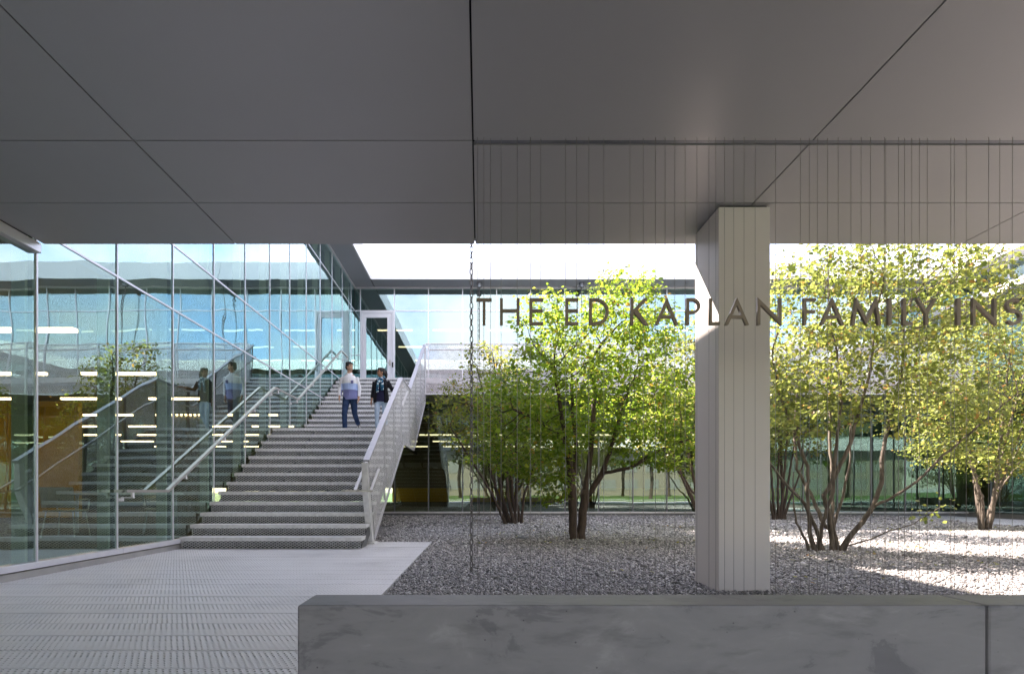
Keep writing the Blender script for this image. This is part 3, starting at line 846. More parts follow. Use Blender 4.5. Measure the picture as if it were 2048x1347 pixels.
#@@TREES
# ================================================================== trees
def polyline(pts, step):
    out = [np.array(pts[0], float)]
    for a, b in zip(pts, pts[1:]):
        a = np.array(a, float); b = np.array(b, float)
        n = max(1, int(np.linalg.norm(b-a)/step))
        for i in range(1, n+1):
            out.append(a + (b-a)*i/n)
    return out
def grow(seed, stems, att, step=.11, infl=1.1, kill=.20, iters=90, droop=0.0):
    rs = np.random.RandomState(seed)
    pos, par, mr = [], [], {}
    for s in stems:
        base = s.get('at')
        pl = polyline(s['pts'], step)
        pl = [p if i in (0,) else p + rs.normal(0, .006, 3) for i, p in enumerate(pl)]
        prev = -1
        if base is not None:
            prev = int(np.argmin(np.linalg.norm(np.array(pos)-pl[0], axis=1)))
        for i, p in enumerate(pl):
            pos.append(p); par.append(prev); prev = len(pos)-1
            mr[prev] = s.get('r', 0.0)*(1-.72*i/len(pl))
    att = np.array(att)
    alive = np.ones(len(att), bool)
    P0 = np.array(pos)
    nb = np.zeros(len(att), int); nd = np.full(len(att), 1e9)
    def upd(newi):
        Pn = np.array([pos[i] for i in newi])
        d = np.linalg.norm(att[:, None]-Pn[None], axis=2)
        j = d.argmin(1); dm = d[np.arange(len(att)), j]
        b = dm < nd
        nd[b] = dm[b]; nb[b] = np.array(newi)[j[b]]
    upd(list(range(len(pos))))
    for it in range(iters):
        act = alive & (nd < (infl if it > 8 else 3.0))
        if not act.any(): break
        dirs = {}
        for ai in np.nonzero(act)[0]:
            k = nb[ai]; v = att[ai]-pos[k]; v = v/(np.linalg.norm(v)+1e-9)
            dirs[k] = dirs.get(k, 0) + v
        new = []
        for k, v in dirs.items():
            v = v/(np.linalg.norm(v)+1e-9) + rs.normal(0, .22, 3) + np.array([0, 0, -droop])
            if par[k] >= 0:
                pd = pos[k]-pos[par[k]]; v = v + .45*pd/(np.linalg.norm(pd)+1e-9)
            v = v/(np.linalg.norm(v)+1e-9)
            pos.append(pos[k]+v*step*rs.uniform(.8, 1.15)); par.append(k); new.append(len(pos)-1)
        upd(new)
        alive &= nd > kill
        if len(pos) > 9000: break
    return np.array(pos), np.array(par), mr
def tree_mesh(pos, par, r_base, r_tip=.0028, expo=2.25, mr={}):
    n = len(pos); ch = [[] for _ in range(n)]
    for i, p in enumerate(par):
        if p >= 0: ch[p].append(i)
    acc = np.zeros(n)
    order = np.argsort(-np.arange(n))
    for i in order:
        if not ch[i]: acc[i] = 1.0
        if par[i] >= 0: acc[par[i]] += acc[i]
    rad = r_tip*acc**(1/expo)
    roots = [i for i in range(n) if par[i] < 0]
    mxr = max(rad[i] for i in roots)
    e2 = math.log(r_base/r_tip)/math.log(mxr/r_tip) if mxr > r_tip*1.1 else 1
    rad = r_tip*(rad/r_tip)**e2
    for k, v in mr.items(): rad[k] = max(min(rad[k], v*1.25 if v else 9), v)
    mb = MB()
    stack = [(r, None) for r in roots]
    while stack:
        i, pr = stack.pop()
        pts, rr = [], []
        if pr is not None:
            pts.append(pos[pr]); rr.append(min(rad[pr], rad[i]*1.25))
        c = i
        while True:
            pts.append(pos[c]); rr.append(rad[c])
            if not ch[c]: break
            cs = sorted(ch[c], key=lambda k: -acc[k])
            for o in cs[1:]: stack.append((o, c))
            c = cs[0]
        if par[i] < 0:
            rr[0] *= 1.35
            if len(rr) > 1: rr[1] *= 1.12
        if len(pts) > 1:
            mb.tube([tuple(p) for p in pts], [float(q) for q in rr], 9 if rr[0] > .03 else (5 if rr[0] > .008 else 3), cap=False)
    return mb, rad, acc
LEAF = np.array([(0,0,0),(.36,.22,.06),(.42,.58,.03),(0,1.0,-.08),(-.42,.58,.03),(-.36,.22,.06)])
LEAF_F = [(0,1,2,3),(0,3,4,5)]
def leaves_mesh(name, pos, par, rad, rs, per, size, mat, rmax=.0075, spread=.10, tilt=.55, flat=.75):
    idx = np.nonzero(rad < rmax)[0]
    n = len(idx)*per
    b = np.repeat(idx, per)
    c = pos[b] + rs.normal(0, spread, (n, 3))*np.array([1, 1, flat])
    ax = c - pos[b]; ax[:, 2] -= .02 + rs.uniform(0, .05, n)
    ax /= np.linalg.norm(ax, axis=1)[:, None] + 1e-9
    nz_ = np.stack([rs.normal(0, tilt, n), rs.normal(0, tilt, n), np.ones(n)], 1)
    nz_ -= (nz_*ax).sum(1)[:, None]*ax; nz_ /= np.linalg.norm(nz_, axis=1)[:, None]+1e-9
    sx = np.cross(ax, nz_)
    sz = size*rs.lognormal(0, .30, n)
    V = c[:, None] + sz[:, None, None]*(LEAF[None, :, 0:1]*sx[:, None] + LEAF[None, :, 1:2]*ax[:, None] + LEAF[None, :, 2:3]*nz_[:, None])
    V = V.reshape(-1, 3)
    F = np.array(LEAF_F)[None] + (np.arange(n)*6)[:, None, None]; F = F.reshape(-1, 4)
    me = bpy.data.meshes.new(name)
    me.vertices.add(len(V)); me.vertices.foreach_set('co', V.ravel())
    me.loops.add(F.size); me.loops.foreach_set('vertex_index', F.ravel().astype(np.int32))
    me.polygons.add(len(F)); me.polygons.foreach_set('loop_start', np.arange(0, F.size, 4, dtype=np.int32))
    at = me.attributes.new('tint', 'FLOAT', 'FACE')
    # tint: neighbouring twigs share a hue
    tw = rs.beta(2.0, 2.6, len(pos)); 
    for k in range(len(pos)):
        if par[k] >= 0: tw[k] = .75*tw[par[k]] + .25*tw[k]
    tv = np.clip(tw[b]*1.0 + rs.normal(0, .16, n), 0, .93)
    odd = rs.rand(n) < .035; tv[odd] = rs.uniform(.93, 1.0, odd.sum())
    at.data.foreach_set('value', np.repeat(tv, 2).astype(np.float32))
    me.materials.append(mat); me.update(calc_edges=True)
    return me
def crown_points(rs, lobes, n):
    """lobes: (cx,cy,cz, rx,ry,rz, weight); points biased to the outer part of each lobe."""
    w = np.array([l[6] for l in lobes], float); w /= w.sum()
    out = []
    for l, k in zip(lobes, rs.multinomial(n, w)):
        d = rs.normal(0, 1, (k, 3)); d /= np.linalg.norm(d, axis=1)[:, None]
        r = rs.uniform(.25, 1, k)**.55
        out.append(np.array(l[:3]) + d*r[:, None]*np.array(l[3:6]))
    p = np.concatenate(out)
    return p[p[:, 2] > .45]
def courtyard_tree(label, seed, base, stems, lobes, n_att, r_base, leaf_mat_, bark, leaf, per, **kw):
    rs = np.random.RandomState(seed)
    B = np.array([base[0], base[1], 0.0])
    st_ = []
    for s in stems:
        st_.append({'pts': [tuple(np.array(p)) for p in s['pts']], 'at': s.get('at'), 'r': s.get('r', kw.get('stem_r', 0.0))})
    att = crown_points(rs, lobes, n_att)
    pos, par, mr = grow(seed, st_, att, **{k: v for k, v in kw.items() if k in ('step', 'infl', 'kill', 'iters', 'droop')})
    mb, rad, acc = tree_mesh(pos, par, r_base, mr=mr)
    t = thing('courtyard_tree', label, 'tree', (base[0], base[1], -.03), group='small trees in the gravel courtyard')
    tr = link('trunk', mb.mesh('trunk', bark, True), t, (-base[0], -base[1], 0))
    lm = leaves_mesh('crown', pos, par, rad, rs, per, leaf, leaf_mat_, rmax=kw.get('rmax', .0075), spread=kw.get('spread', .10), tilt=kw.get('tilt', .55), flat=kw.get('flat', .75))
    cr = link('crown', lm, t, (-base[0], -base[1], 0))
    return t, tr, cr

def pz(x, y, d):
    """Point at depth d seen at photograph pixel (x, y)."""
    return ((x-960)*d/1080, d, (982-y)*d/1080 + EYE)
def jit(p, dy): return (p[0], p[1]+dy, p[2])

# T1: two-trunk tree, green
d = 10.0
c1 = courtyard_tree('leafy green tree with twin dark trunks standing in shaded gravel', 11, (1.80, d),
  [{'pts': [jit(pz(1148,1080,d),0), pz(1145,1000,d), jit(pz(1140,930,d),-.05), jit(pz(1125,860,d),-.2), jit(pz(1112,800,d),-.4), jit(pz(1100,740,d),-.5)]},
   {'pts': [jit(pz(1161,1080,d),.03), jit(pz(1169,1000,d),.05), jit(pz(1180,930,d),.1), jit(pz(1190,850,d),.2), jit(pz(1198,770,d),.4), jit(pz(1196,700,d),.5)]},
   {'pts': [jit(pz(1150,945,d),-.02), pz(1151,880,d), jit(pz(1150,800,d),.3), jit(pz(1150,720,d),.4)], 'at': 1},
   {'pts': [jit(pz(1180,985,d),.1), pz(1204,945,d), jit(pz(1222,880,d),-.2), jit(pz(1235,810,d),-.4)], 'at': 1},
   {'pts': [jit(pz(1205,942,d),-.1), jit(pz(1245,935,d),-.4), jit(pz(1290,905,d),-.7), jit(pz(1340,885,d),-.8)], 'at': 1},
   {'pts': [jit(pz(1136,900,d),-.1), jit(pz(1105,870,d),-.6), jit(pz(1060,845,d),-.9), jit(pz(1020,830,d),-.9)], 'at': 1},
   {'pts': [jit(pz(1143,990,d),0), jit(pz(1120,998,d),-.3), jit(pz(1085,1000,d),-.5)], 'at': 1}],
  [(1.95,9.9,2.65, 2.15,1.8,.85, 2.6), (2.1,9.9,3.5, 1.6,1.3,.85, 2.2), (2.65,9.9,4.35, .75,.7,.75, .7), (1.2,9.8,4.05, .6,.6,.6, .4), (3.2,9.9,4.0, .55,.6,.5, .3),
   (.75,9.6,1.70, 1.15,1.1,.50, 1.0), (3.3,9.6,1.75, 1.05,1.1,.50, 1.0), (1.2,9.5,1.10,.5,.5,.22,.25), (3.7,9.7,2.6, .55,.7,.9, .5), (.35,9.7,2.4,.45,.7,.6,.35)],
  2100, .080, M['leaf'], M['bark'], .053, 15, stem_r=0.0, flat=.45, tilt=.42, step=.10, infl=1.0, kill=.17, rmax=.0062, spread=.095)

# T2: many-stemmed shrub tree left behind
d = 14.7
st2 = []
for i, (x0, x1, y1) in enumerate(((1012,905,860),(1018,930,790),(1022,955,740),(1028,985,720),(1034,1010,730),(1030,1060,800),(1042,1085,850),(1040,1030,760))):
    dy = ((i*37) % 10)/10*1.6-.8
    st2.append({'pts': [jit(pz(x0,1048,d),dy*.12), jit(pz(x0*.8+x1*.2-4,990,d),dy*.35), jit(pz(x0*.45+x1*.55,1048-(1048-y1)*.6,d),dy*.7), jit(pz(x1,y1,d),dy)]})
c2 = courtyard_tree('olive many-stemmed shrub tree between the balustrade and the twin-trunk tree', 23, (.95, d), st2,
  [(-.1,d,3.2,1.35,1.4,1.0,2.0),(.6,d,3.7,.9,1.2,1.0,1.0),(1.3,d,2.8,.9,1.2,1.0,1.0),(.1,d,4.55,.7,.8,.55,.35),(-.6,d-.2,2.6,.75,1,.6,.6),(1.0,d,1.9,1.2,1.1,.5,.5)],
  1500, .05, M['leaf_olive'], M['bark'], .055, 10, stem_r=.042, flat=.6, step=.12, infl=1.1, kill=.20, rmax=.0062, spread=.10)

# T3: right vase-shaped tree
d = 8.1
st3 = [{'pts': [pz(1618,1098,d), jit(pz(1608,1075,d),-.05), jit(pz(1585,1040,d),-.1), jit(pz(1575,1000,d),-.15), jit(pz(1572,940,d),-.2)], 'r': .020},
 {'pts': [pz(1630,1097,d), jit(pz(1622,1060,d),.02), jit(pz(1619,1000,d),.05), jit(pz(1624,930,d),.1), jit(pz(1612,860,d),.3), jit(pz(1590,780,d),.4), jit(pz(1580,690,d),.5)]},
 {'pts': [pz(1646,1097,d), jit(pz(1638,1050,d),.1), jit(pz(1626,1005,d),.2), jit(pz(1600,960,d),.4), jit(pz(1570,900,d),.6), jit(pz(1560,820,d),.7)]},
 {'pts': [pz(1666,1100,d), jit(pz(1662,1060,d),0), jit(pz(1648,1020,d),-.1), jit(pz(1635,985,d),-.15), jit(pz(1652,950,d),-.2), jit(pz(1668,900,d),-.3), jit(pz(1685,840,d),-.3), jit(pz(1700,760,d),-.4), jit(pz(1712,660,d),-.4)]},
 {'pts': [pz(1676,1099,d), jit(pz(1674,1040,d),.1), jit(pz(1690,980,d),.3), jit(pz(1706,930,d),.5), jit(pz(1712,880,d),.6), jit(pz(1720,780,d),.7), jit(pz(1725,660,d),.7)]},
 {'pts': [pz(1682,1099,d), jit(pz(1690,1075,d),-.05), jit(pz(1715,1040,d),-.1), jit(pz(1738,1005,d),-.1), jit(pz(1752,960,d),-.1), jit(pz(1765,900,d),0), jit(pz(1790,830,d),.1), jit(pz(1815,740,d),.1), jit(pz(1830,640,d),.2)]},
 {'pts': [pz(1670,1098,d), jit(pz(1680,1050,d),.15), jit(pz(1712,990,d),.3), jit(pz(1735,920,d),.4), jit(pz(1748,840,d),.5), jit(pz(1770,740,d),.5)], 'r': .026},
 {'pts': [pz(1636,1097,d), jit(pz(1632,1040,d),-.15), jit(pz(1640,980,d),-.3), jit(pz(1636,900,d),-.4), jit(pz(1640,800,d),-.5), jit(pz(1628,700,d),-.5)], 'r': .026},
 {'pts': [jit(pz(1735,1010,d),-.1), jit(pz(1760,985,d),-.3), jit(pz(1790,960,d),-.4), jit(pz(1830,910,d),-.5), jit(pz(1880,860,d),-.6), jit(pz(1940,800,d),-.7)], 'at': 1, 'r': .022},
 {'pts': [jit(pz(1660,1050,d),.1), jit(pz(1655,985,d),.4), jit(pz(1640,930,d),.6), jit(pz(1650,850,d),.8), jit(pz(1660,720,d),.8)], 'at': 1},
 {'pts': [jit(pz(1688,1085,d),-.1), jit(pz(1720,1070,d),-.25), jit(pz(1750,1053,d),-.3), jit(pz(1790,1040,d),-.35), jit(pz(1840,1005,d),-.4)], 'at': 1, 'r': .013}]
c3 = courtyard_tree('vase-shaped yellow-green tree with many bare stems just beyond the pale column', 37, (5.25, d), st3,
  [(5.3,d+.1,3.9,1.05,1.2,.85,2.0),(6.3,d,4.1,1.0,1.1,.75,1.7),(7.2,d,3.75,.75,.9,.75,1.1),(4.95,d,2.85,.7,1.0,.7,.9),(5.6,d-.1,3.0,.9,1.0,.6,.8),(6.6,d,3.2,.8,.9,.5,.7),(6.0,d-.3,2.25,1.1,.7,.45,.55),(4.75,d-.1,2.1,.45,.8,.55,.45),(7.2,d,2.7,.7,.7,.5,.45),(6.9,d-.4,1.45,.5,.2,.08,.07),(7.6,d,4.35,.35,.4,.3,.2)],
  2200, .055, M['leaf_yellow'], M['bark_grey'], .048, 13, stem_r=.031, step=.10, infl=1.0, kill=.18, rmax=.0060, spread=.10)

# T4: right far tree
d = 12.4
st4 = []
for i, (x1, y1) in enumerate(((1870,930),(1900,860),(1940,800),(1985,760),(2020,800),(2060,850),(2100,900),(1960,700),(2040,720))):
    dy = ((i*53) % 10)/10*1.8-.9
    x0 = 1962+i*1.6
    st4.append({'pts': [jit(pz(x0,1060,d),dy*.06), jit(pz(x0+(x1-1968)*.10,1020,d),dy*.2), jit(pz(x0*.55+x1*.45,1060-(1060-y1)*.55,d),dy*.6), jit(pz(x1,y1,d),dy)]})
c4 = courtyard_tree('yellowish bushy tree with a short gnarled base near the far walkway', 41, (11.5, d), st4,
  [(11.4,d,3.6,1.6,1.6,1.3,2.5),(12.6,d,3.4,1.5,1.5,1.4,2.0),(10.6,d,3.0,.9,1.3,1.0,1.0),(12.0,d,4.6,1.3,1.2,.7,.8),(11.0,d,2.0,1.1,1.2,.6,1.1),(12.8,d,2.0,1.3,1.2,.7,1.1),(11.9,d-.5,1.5,1.2,.8,.4,.5)],
  1900, .06, M['leaf_yellow'], M['bark_grey'], .051, 12, stem_r=.034, step=.12, infl=1.1, kill=.20, rmax=.0062, spread=.11)

# T5: multi-stem behind the column to its right
d = 16.8
st5 = []
for i, (x1, y1) in enumerate(((1490,930),(1510,860),(1540,800),(1570,780),(1590,840),(1615,900),(1560,740))):
    dy = ((i*41) % 10)/10*1.6-.8
    x0 = 1546+i*4
    st5.append({'pts': [jit(pz(x0,1040,d),dy*.1), jit(pz(x0*.75+x1*.25,1000,d),dy*.3), jit(pz(x0*.4+x1*.6,1040-(1040-y1)*.6,d),dy*.7), jit(pz(x1,y1,d),dy)]})
c5 = courtyard_tree('multi-stemmed tree close to the rear glass, half hidden by the pale column', 53, (9.25, d), st5,
  [(9.3,d,3.6,1.7,1.5,1.3,2),(8.6,d,2.6,1.1,1.2,.9,1),(10.1,d,2.9,1.2,1.2,1.0,1),(9.5,d,4.7,1.1,1.1,.6,.6)],
  1100, .05, M['leaf_yellow'], M['bark'], .062, 10, stem_r=.045, step=.13, infl=1.2, kill=.22, rmax=.0062, spread=.12)

# T6: tree hidden behind the column, crown shows left of it
d = 13.0
st6 = []
for i, (x1, y1) in enumerate(((1300,880),(1330,820),(1360,760),(1400,730),(1440,760),(1480,800),(1350,930))):
    dy = ((i*29) % 10)/10*1.6-.8
    x0 = 1412+i*2.5
    st6.append({'pts': [jit(pz(x0,1055,d),dy*.1), jit(pz(x0*.75+x1*.25,1005,d),dy*.3), jit(pz(x0*.4+x1*.6,1055-(1055-y1)*.6,d),dy*.7), jit(pz(x1,y1,d),dy)]})
c6 = courtyard_tree('pale yellow-green tree whose base stands directly behind the pale column', 67, (5.45, d), st6,
  [(5.3,d,3.3,1.6,1.4,1.2,2),(4.5,d,2.6,1.0,1.2,.8,1),(6.1,d,2.9,1.2,1.2,1.0,1),(5.3,d,4.5,1.1,1.0,.7,.7)],
  1200, .05, M['leaf_yellow'], M['bark'], .060, 10, stem_r=.045, step=.12, infl=1.1, kill=.21, rmax=.0062, spread=.11)

# park trees beyond the entrance passage (they show as reflections in the rear glass)
def park_tree(seed):
    rs = np.random.RandomState(seed)
    lob = [(0,0,8.0,3.6,3.6,2.6,2),(1.5,.5,6.0,2.4,2.4,1.6,1),(-1.6,-.4,6.2,2.4,2.4,1.6,1),(0,0,10.2,2.0,2.0,1.4,.7)]
    att = crown_points(rs, lob, 420)
    pos, par, mr = grow(seed, [{'pts': [(0,0,-.2),(0.05,0,1.5),(0,.1,3.2),(.1,0,4.6)]}], att, step=.4, infl=3.0, kill=.7, iters=40)
    mb, rad, acc = tree_mesh(pos, par, .24, r_tip=.012)
    lm = leaves_mesh('crown', pos, par, rad, rs, 9, .30, M['leaf_park'], rmax=.03, spread=.38)
    return mb.mesh('trunk', M['bark'], True), lm
ptm = park_tree(5)
for i, (x, y, s, a) in enumerate(((-12,-34,1.0,.3),(-3,-42,1.1,1.9),(5.5,-30,.9,3.1),(14,-45,1.2,4.4),(24,-36,1.0,5.2),(-24,-48,1.2,2.4),(33,-55,1.2,.9),(1,-58,1.1,.2),(9,-62,1.2,2.2),(19,-60,1.1,3.3),(-9,-60,1.2,4.1),(28,-66,1.2,1.2),(-17,-64,1.1,5.5))):
    t = thing('park_tree', 'round-crowned green tree on the lawn beyond the entrance passage', 'tree', (x, y, -.16), group='trees on the lawn beyond the passage', rz=a)
    t.scale = (s, s, s)
    link('trunk', ptm[0], t); link('crown', ptm[1], t)
for i, (x, y) in enumerate(((-14, 46), (-10, 48), (-19, 45), (-22.5, 48), (-16.5, 50), (-7, 50))):
    t = thing('park_tree', 'green tree on the lawn seen through the far windows', 'tree', (x, y, -.16), group='trees outside the far windows', rz=i*1.7)
    t.scale = (.38, .38, .38)
    link('trunk', ptm[0], t); link('crown', ptm[1], t)
# pale building across the lawn
M['muted_window'] = P('low_contrast_window', (.24,.24,.22), .3)[0]  # window colour kept close to the brick for low contrast
nb = thing('campus_building', 'long pale brick building across the lawn', 'building', (0, -88, 0))
part('wall', MB().box(-60, 70, -90, -82, -.2, 9), varied('pale_brick', (.24,.21,.16), (.28,.245,.19), 2, .8), nb)
part('roof', MB().box(-60.5, 70.5, -90.5, -81.5, 9.002, 9.5), M['slab'], nb)
for i in range(26):
    x = -56 + i*4.9
    w_ = part('window', MB().box(x, x+3.2, -82.02, -81.93, 1.2, 3.6), M['muted_window'], nb)
    w_ = part('window', MB().box(x, x+3.2, -82.02, -81.93, 5.2, 7.6), M['muted_window'], nb)

#@@DETAILS
def litter():
    rs = np.random.RandomState(9)
    mb = MB(); tv = []
    for cx, cyy, r, n in ((1.8,10,2.2,90),(5.3,8.1,2.0,90),(.95,14.7,1.8,50),(11.4,12.4,2.4,60),(5.4,13,2.0,50),(3.5,6.5,3.0,40)):
        for i in range(n):
            a = rs.uniform(0, 6.28); q = r*math.sqrt(rs.rand()); x = cx+q*math.cos(a); y = cyy+q*math.sin(a)
            if x < DECK_X+.1 or y < 2.5 or (2.0 < x < 2.7 and 4.7 < y < 5.5): continue
            s_ = rs.uniform(.03, .06); b = rs.uniform(0, 6.28); ca, sa = math.cos(b)*s_, math.sin(b)*s_; z = .012+rs.uniform(0, .012); t1, t2 = rs.normal(0, .4, 2)
            P_ = [(x+p[0]*ca-p[1]*sa, y+p[0]*sa+p[1]*ca, z+s_*(p[0]*t1+p[1]*t2)*.5+.005) for p in LEAF]
            for f in LEAF_F: mb.face([P_[k] for k in f])
            tv += [rs.uniform(.6, 1.0)]*2
    me = mb.mesh('fallen_leaves', M['leaf_yellow']); at = me.attributes.new('tint', 'FLOAT', 'FACE'); at.data.foreach_set('value', np.array(tv, np.float32))
    return me
tag(link('fallen_leaves', litter()), 'scattered yellow fallen leaves on the gravel', 'leaves', None, 'stuff')
# ================================================================== hanging sign
SD = 3.895
def mpx(x): return (x-960)*SD/1080
sg = thing('hanging_sign', 'bronze letters hung on thin vertical cables in front of the trees', 'sign', (1.8, SD, 2.1))
def arc(cx, cy, rx, ry, a0, a1, n=14):
    return [(cx+rx*math.cos(R(a0+(a1-a0)*i/n)), cy+ry*math.sin(R(a0+(a1-a0)*i/n))) for i in range(n+1)]
def glyph(c, Wd):
    w = .108
    if c == 'I': return [[(0,0),(Wd,0),(Wd,1),(0,1)]]
    if c == 'T': m = Wd/2; return [[(0,1),(0,1-w),(m-w/2,1-w),(m-w/2,0),(m+w/2,0),(m+w/2,1-w),(Wd,1-w),(Wd,1)]]
    if c == 'H': return [[(0,0),(w,0),(w,.48),(Wd-w,.48),(Wd-w,0),(Wd,0),(Wd,1),(Wd-w,1),(Wd-w,.48+w),(w,.48+w),(w,1),(0,1)]]
    if c == 'E': return [[(0,0),(Wd,0),(Wd,w),(w,w),(w,.48),(Wd*.96,.48),(Wd*.96,.48+w),(w,.48+w),(w,1-w),(Wd,1-w),(Wd,1),(0,1)]]
    if c == 'F': return [[(0,0),(w,0),(w,.45),(Wd*.92,.45),(Wd*.92,.45+w),(w,.45+w),(w,1-w),(Wd,1-w),(Wd,1),(0,1)]]
    if c == 'L': return [[(0,0),(Wd,0),(Wd,w),(w,w),(w,1),(0,1)]]
    if c == 'N': return [[(0,0),(w,0),(w,.76),(Wd,-.03),(Wd,1),(Wd-w,1),(Wd-w,.26),(0,1.03)]]
    if c == 'M': v = w*1.1; return [[(0,0),(v,0),(.20*Wd,.66),(.5*Wd,.0),(.80*Wd,.66),(Wd-v,0),(Wd,0),(.84*Wd,1.03),(.5*Wd,.27),(.16*Wd,1.03)]]
    if c == 'Y': m = Wd/2; return [[(m-w/2,0),(m+w/2,0),(m+w/2,.42),(Wd,1),(Wd-w*1.2,1),(m,.54),(w*1.2,1),(0,1),(m-w/2,.42)]]
    if c == 'K': return [[(0,0),(w,0),(w,.47),(Wd-w*1.4,0),(Wd,0),(.40*Wd,.56),(.97*Wd,1),(.97*Wd-w*1.45,1),(w,.58),(w,1),(0,1)]]
    if c == 'A':
        v = w*1.12; m = Wd/2; ti = 1.03*(m-v)/m
        def xl(z): return v + (m-v)*z/ti
        z1, z2 = .25, .25+w
        return [[(0,0),(v,0),(xl(z1),z1),(Wd-xl(z1),z1),(Wd-v,0),(Wd,0),(m,1.03)], [(xl(z2),z2),(m,ti),(Wd-xl(z2),z2)]]
    if c == 'D':
        r = .5; o = [(0,0)] + arc(Wd-r, .5, r, .5, -90, 90) + [(0,1)]
        return [o, [(w,w),(w,1-w)] + arc(Wd-r, .5, r-w, .5-w, 90, -90)]
    if c == 'P':
        r = .29; o = [(0,0),(w,0),(w,.42)] + arc(Wd-r, .71, r, .29, -90, 90) + [(0,1)]
        return [o, [(w,.42+w),(w,1-w)] + arc(Wd-r, .71, r-w, .29-w, 90, -90)]
    if c == 'S':
        m = Wd/2
        cen = arc(m, .735, Wd*.40, .212, 35, 270, 18) + arc(m, .287, Wd*.44, .236, 90, -145, 18)[1:]
        L, Rr = [], []
        for i, p in enumerate(cen):
            a = cen[max(0, i-1)]; b = cen[min(len(cen)-1, i+1)]
            dx, dy = b[0]-a[0], b[1]-a[1]; q = math.hypot(dx, dy)
            L.append((p[0]-dy/q*w/2, p[1]+dx/q*w/2)); Rr.append((p[0]+dy/q*w/2, p[1]-dx/q*w/2))
        return [L + Rr[::-1]]
CAP = .192
ZB = (982-650)*SD/1080 + EYE
LET = [('T',952.7,983.5),('H',999.9,1039),('E',1058.7,1086.5),('E',1130.6,1156.4),('D',1177.9,1217.2),('K',1260.6,1296.5),('A',1309.3,1356),
 ('P',1371.7,1400),('L',1417.5,1438.7),('A',1449,1496.8),('N',1513.7,1562),('F',1605.7,1630.5),('A',1639,1687),('M',1701,1760.7),('I',1774.7,1781.5),
 ('L',1804,1823),('Y',1830,1872.5),('I',1912,1919),('N',1943,1990.6),('S',2009.5,2041.5)]
for c, a, b in LET:
    X0, X1 = mpx(a), mpx(b)
    cu = bpy.data.curves.new('letter', 'CURVE'); cu.dimensions = '2D'; cu.fill_mode = 'BOTH'; cu.extrude = .011
    for poly in glyph(c, (X1-X0)/CAP):
        sp = cu.splines.new('POLY'); sp.points.add(len(poly)-1); sp.use_cyclic_u = True
        for p, q in zip(sp.points, poly): p.co = (q[0]*CAP, q[1]*CAP, 0, 1)
    tmp = bpy.data.objects.new('tmp', cu)
    me = bpy.data.meshes.new_from_object(tmp)
    bpy.data.objects.remove(tmp); bpy.data.curves.remove(cu)
    me.name = 'letter'; me.materials.clear(); me.materials.append(M['bronze'])
    o = link('letter', me, sg)
    o.location = Vector((X0, SD, ZB)) - Vector(sg.location); o.rotation_euler = (R(90), 0, 0)
CAB = [955.4,967.7,981,1002.5,1034.7,1061,1082.4,1132.4,1154,1178.5,1209.4,1262,1288.7,1312,1331.5,1351,1373,1395.4,1419.6,1433.4,1451,1471,1490,1514,1555,
 1605,1623,1639.4,1660,1679,1707,1725,1743.8,1771.6,1777,1800,1815,1829.4,1844.7,1860.5,1908,1915,1939,1981,2006.6,2028.5]
cab_me = MB().tube([(0,0,-.03),(0,0,SOF+.02)], .0015, 6).mesh('cable', M['cable'], True)
rs_ = random.Random(3)
for x in CAB:
    o = link('cable', cab_me, sg); o.location = Vector((mpx(x), SD+.0145+rs_.choice((0,.012)), 0)) - Vector(sg.location)
trk = MB().box(-.04, 9.0, 3.952, 3.992, SOF+.008, SOF+.03)
part('track', trk, M['alum_dark'], sg)

# ================================================================== rain chains
def link_mesh(L, Wd, r, seg=14, n=6):
    mb = MB(); pts = []
    for i in range(seg+1):
        a = 2*math.pi*i/seg
        x = (Wd/2-r)*math.cos(a); z = (L/2-r)*math.sin(a)
        z = math.copysign(abs(math.sin(a))**.6*(L/2-r), math.sin(a))
        pts.append((x, 0, z))
    mb.tube(pts, r, n, cap=False)
    return mb.mesh('chain_link', M['chain'], True)
def rain_chain(label, x, y, ztop, zbot, L, Wd, r, group=None, seg=14, n=6):
    me = link_mesh(L, Wd, r, seg, n)
    t = thing('rain_chain', label, 'rain chain', (x, y, zbot), group)
    z = ztop; k = 0; pitch = L-2.6*r
    while z > zbot + L*.4:
        o = link('chain_link', me, t, (random.Random(k).uniform(-.0015,.0015), 0, z-zbot))
        o.rotation_euler.z = R(25) + (math.pi/2 if k % 2 else 0)
        z -= pitch; k += 1
rain_chain('dark steel rain chain hanging from the near eave down to the gravel', -.094, 5.95, EAVE, -.03, .078, .046, .0062)
rain_chain('thin rain chain hanging from an outlet under the rear eave', -.03, 19.42, EAVE-.16, 0, .12, .06, .009, 'rear rain chains', 8, 4)
rain_chain('thin rain chain hanging from an outlet under the rear eave', 3.655, 19.42, EAVE-.16, 0, .12, .06, .009, 'rear rain chains', 8, 4)

# ground lamp lids on the gravel
for p, lb in (((.8, 10.1), 'small flat round metal cover on the gravel beside the twin-trunk tree'), ((11.0, 12.9), 'small flat round metal cover on the gravel beside the gnarled tree near the walkway')):
    t = thing('ground_cover', lb, 'cover', (p[0], p[1], .01), group='round covers on the gravel')
    part('disc', MB().tube([(p[0],p[1],.0),(p[0],p[1],.03)], .11, 18), M['alum_dark'], t, bevel=.004)
    part('knob', MB().tube([(p[0],p[1],.0305),(p[0],p[1],.045)], .03, 12), M['alum_dark'], t)

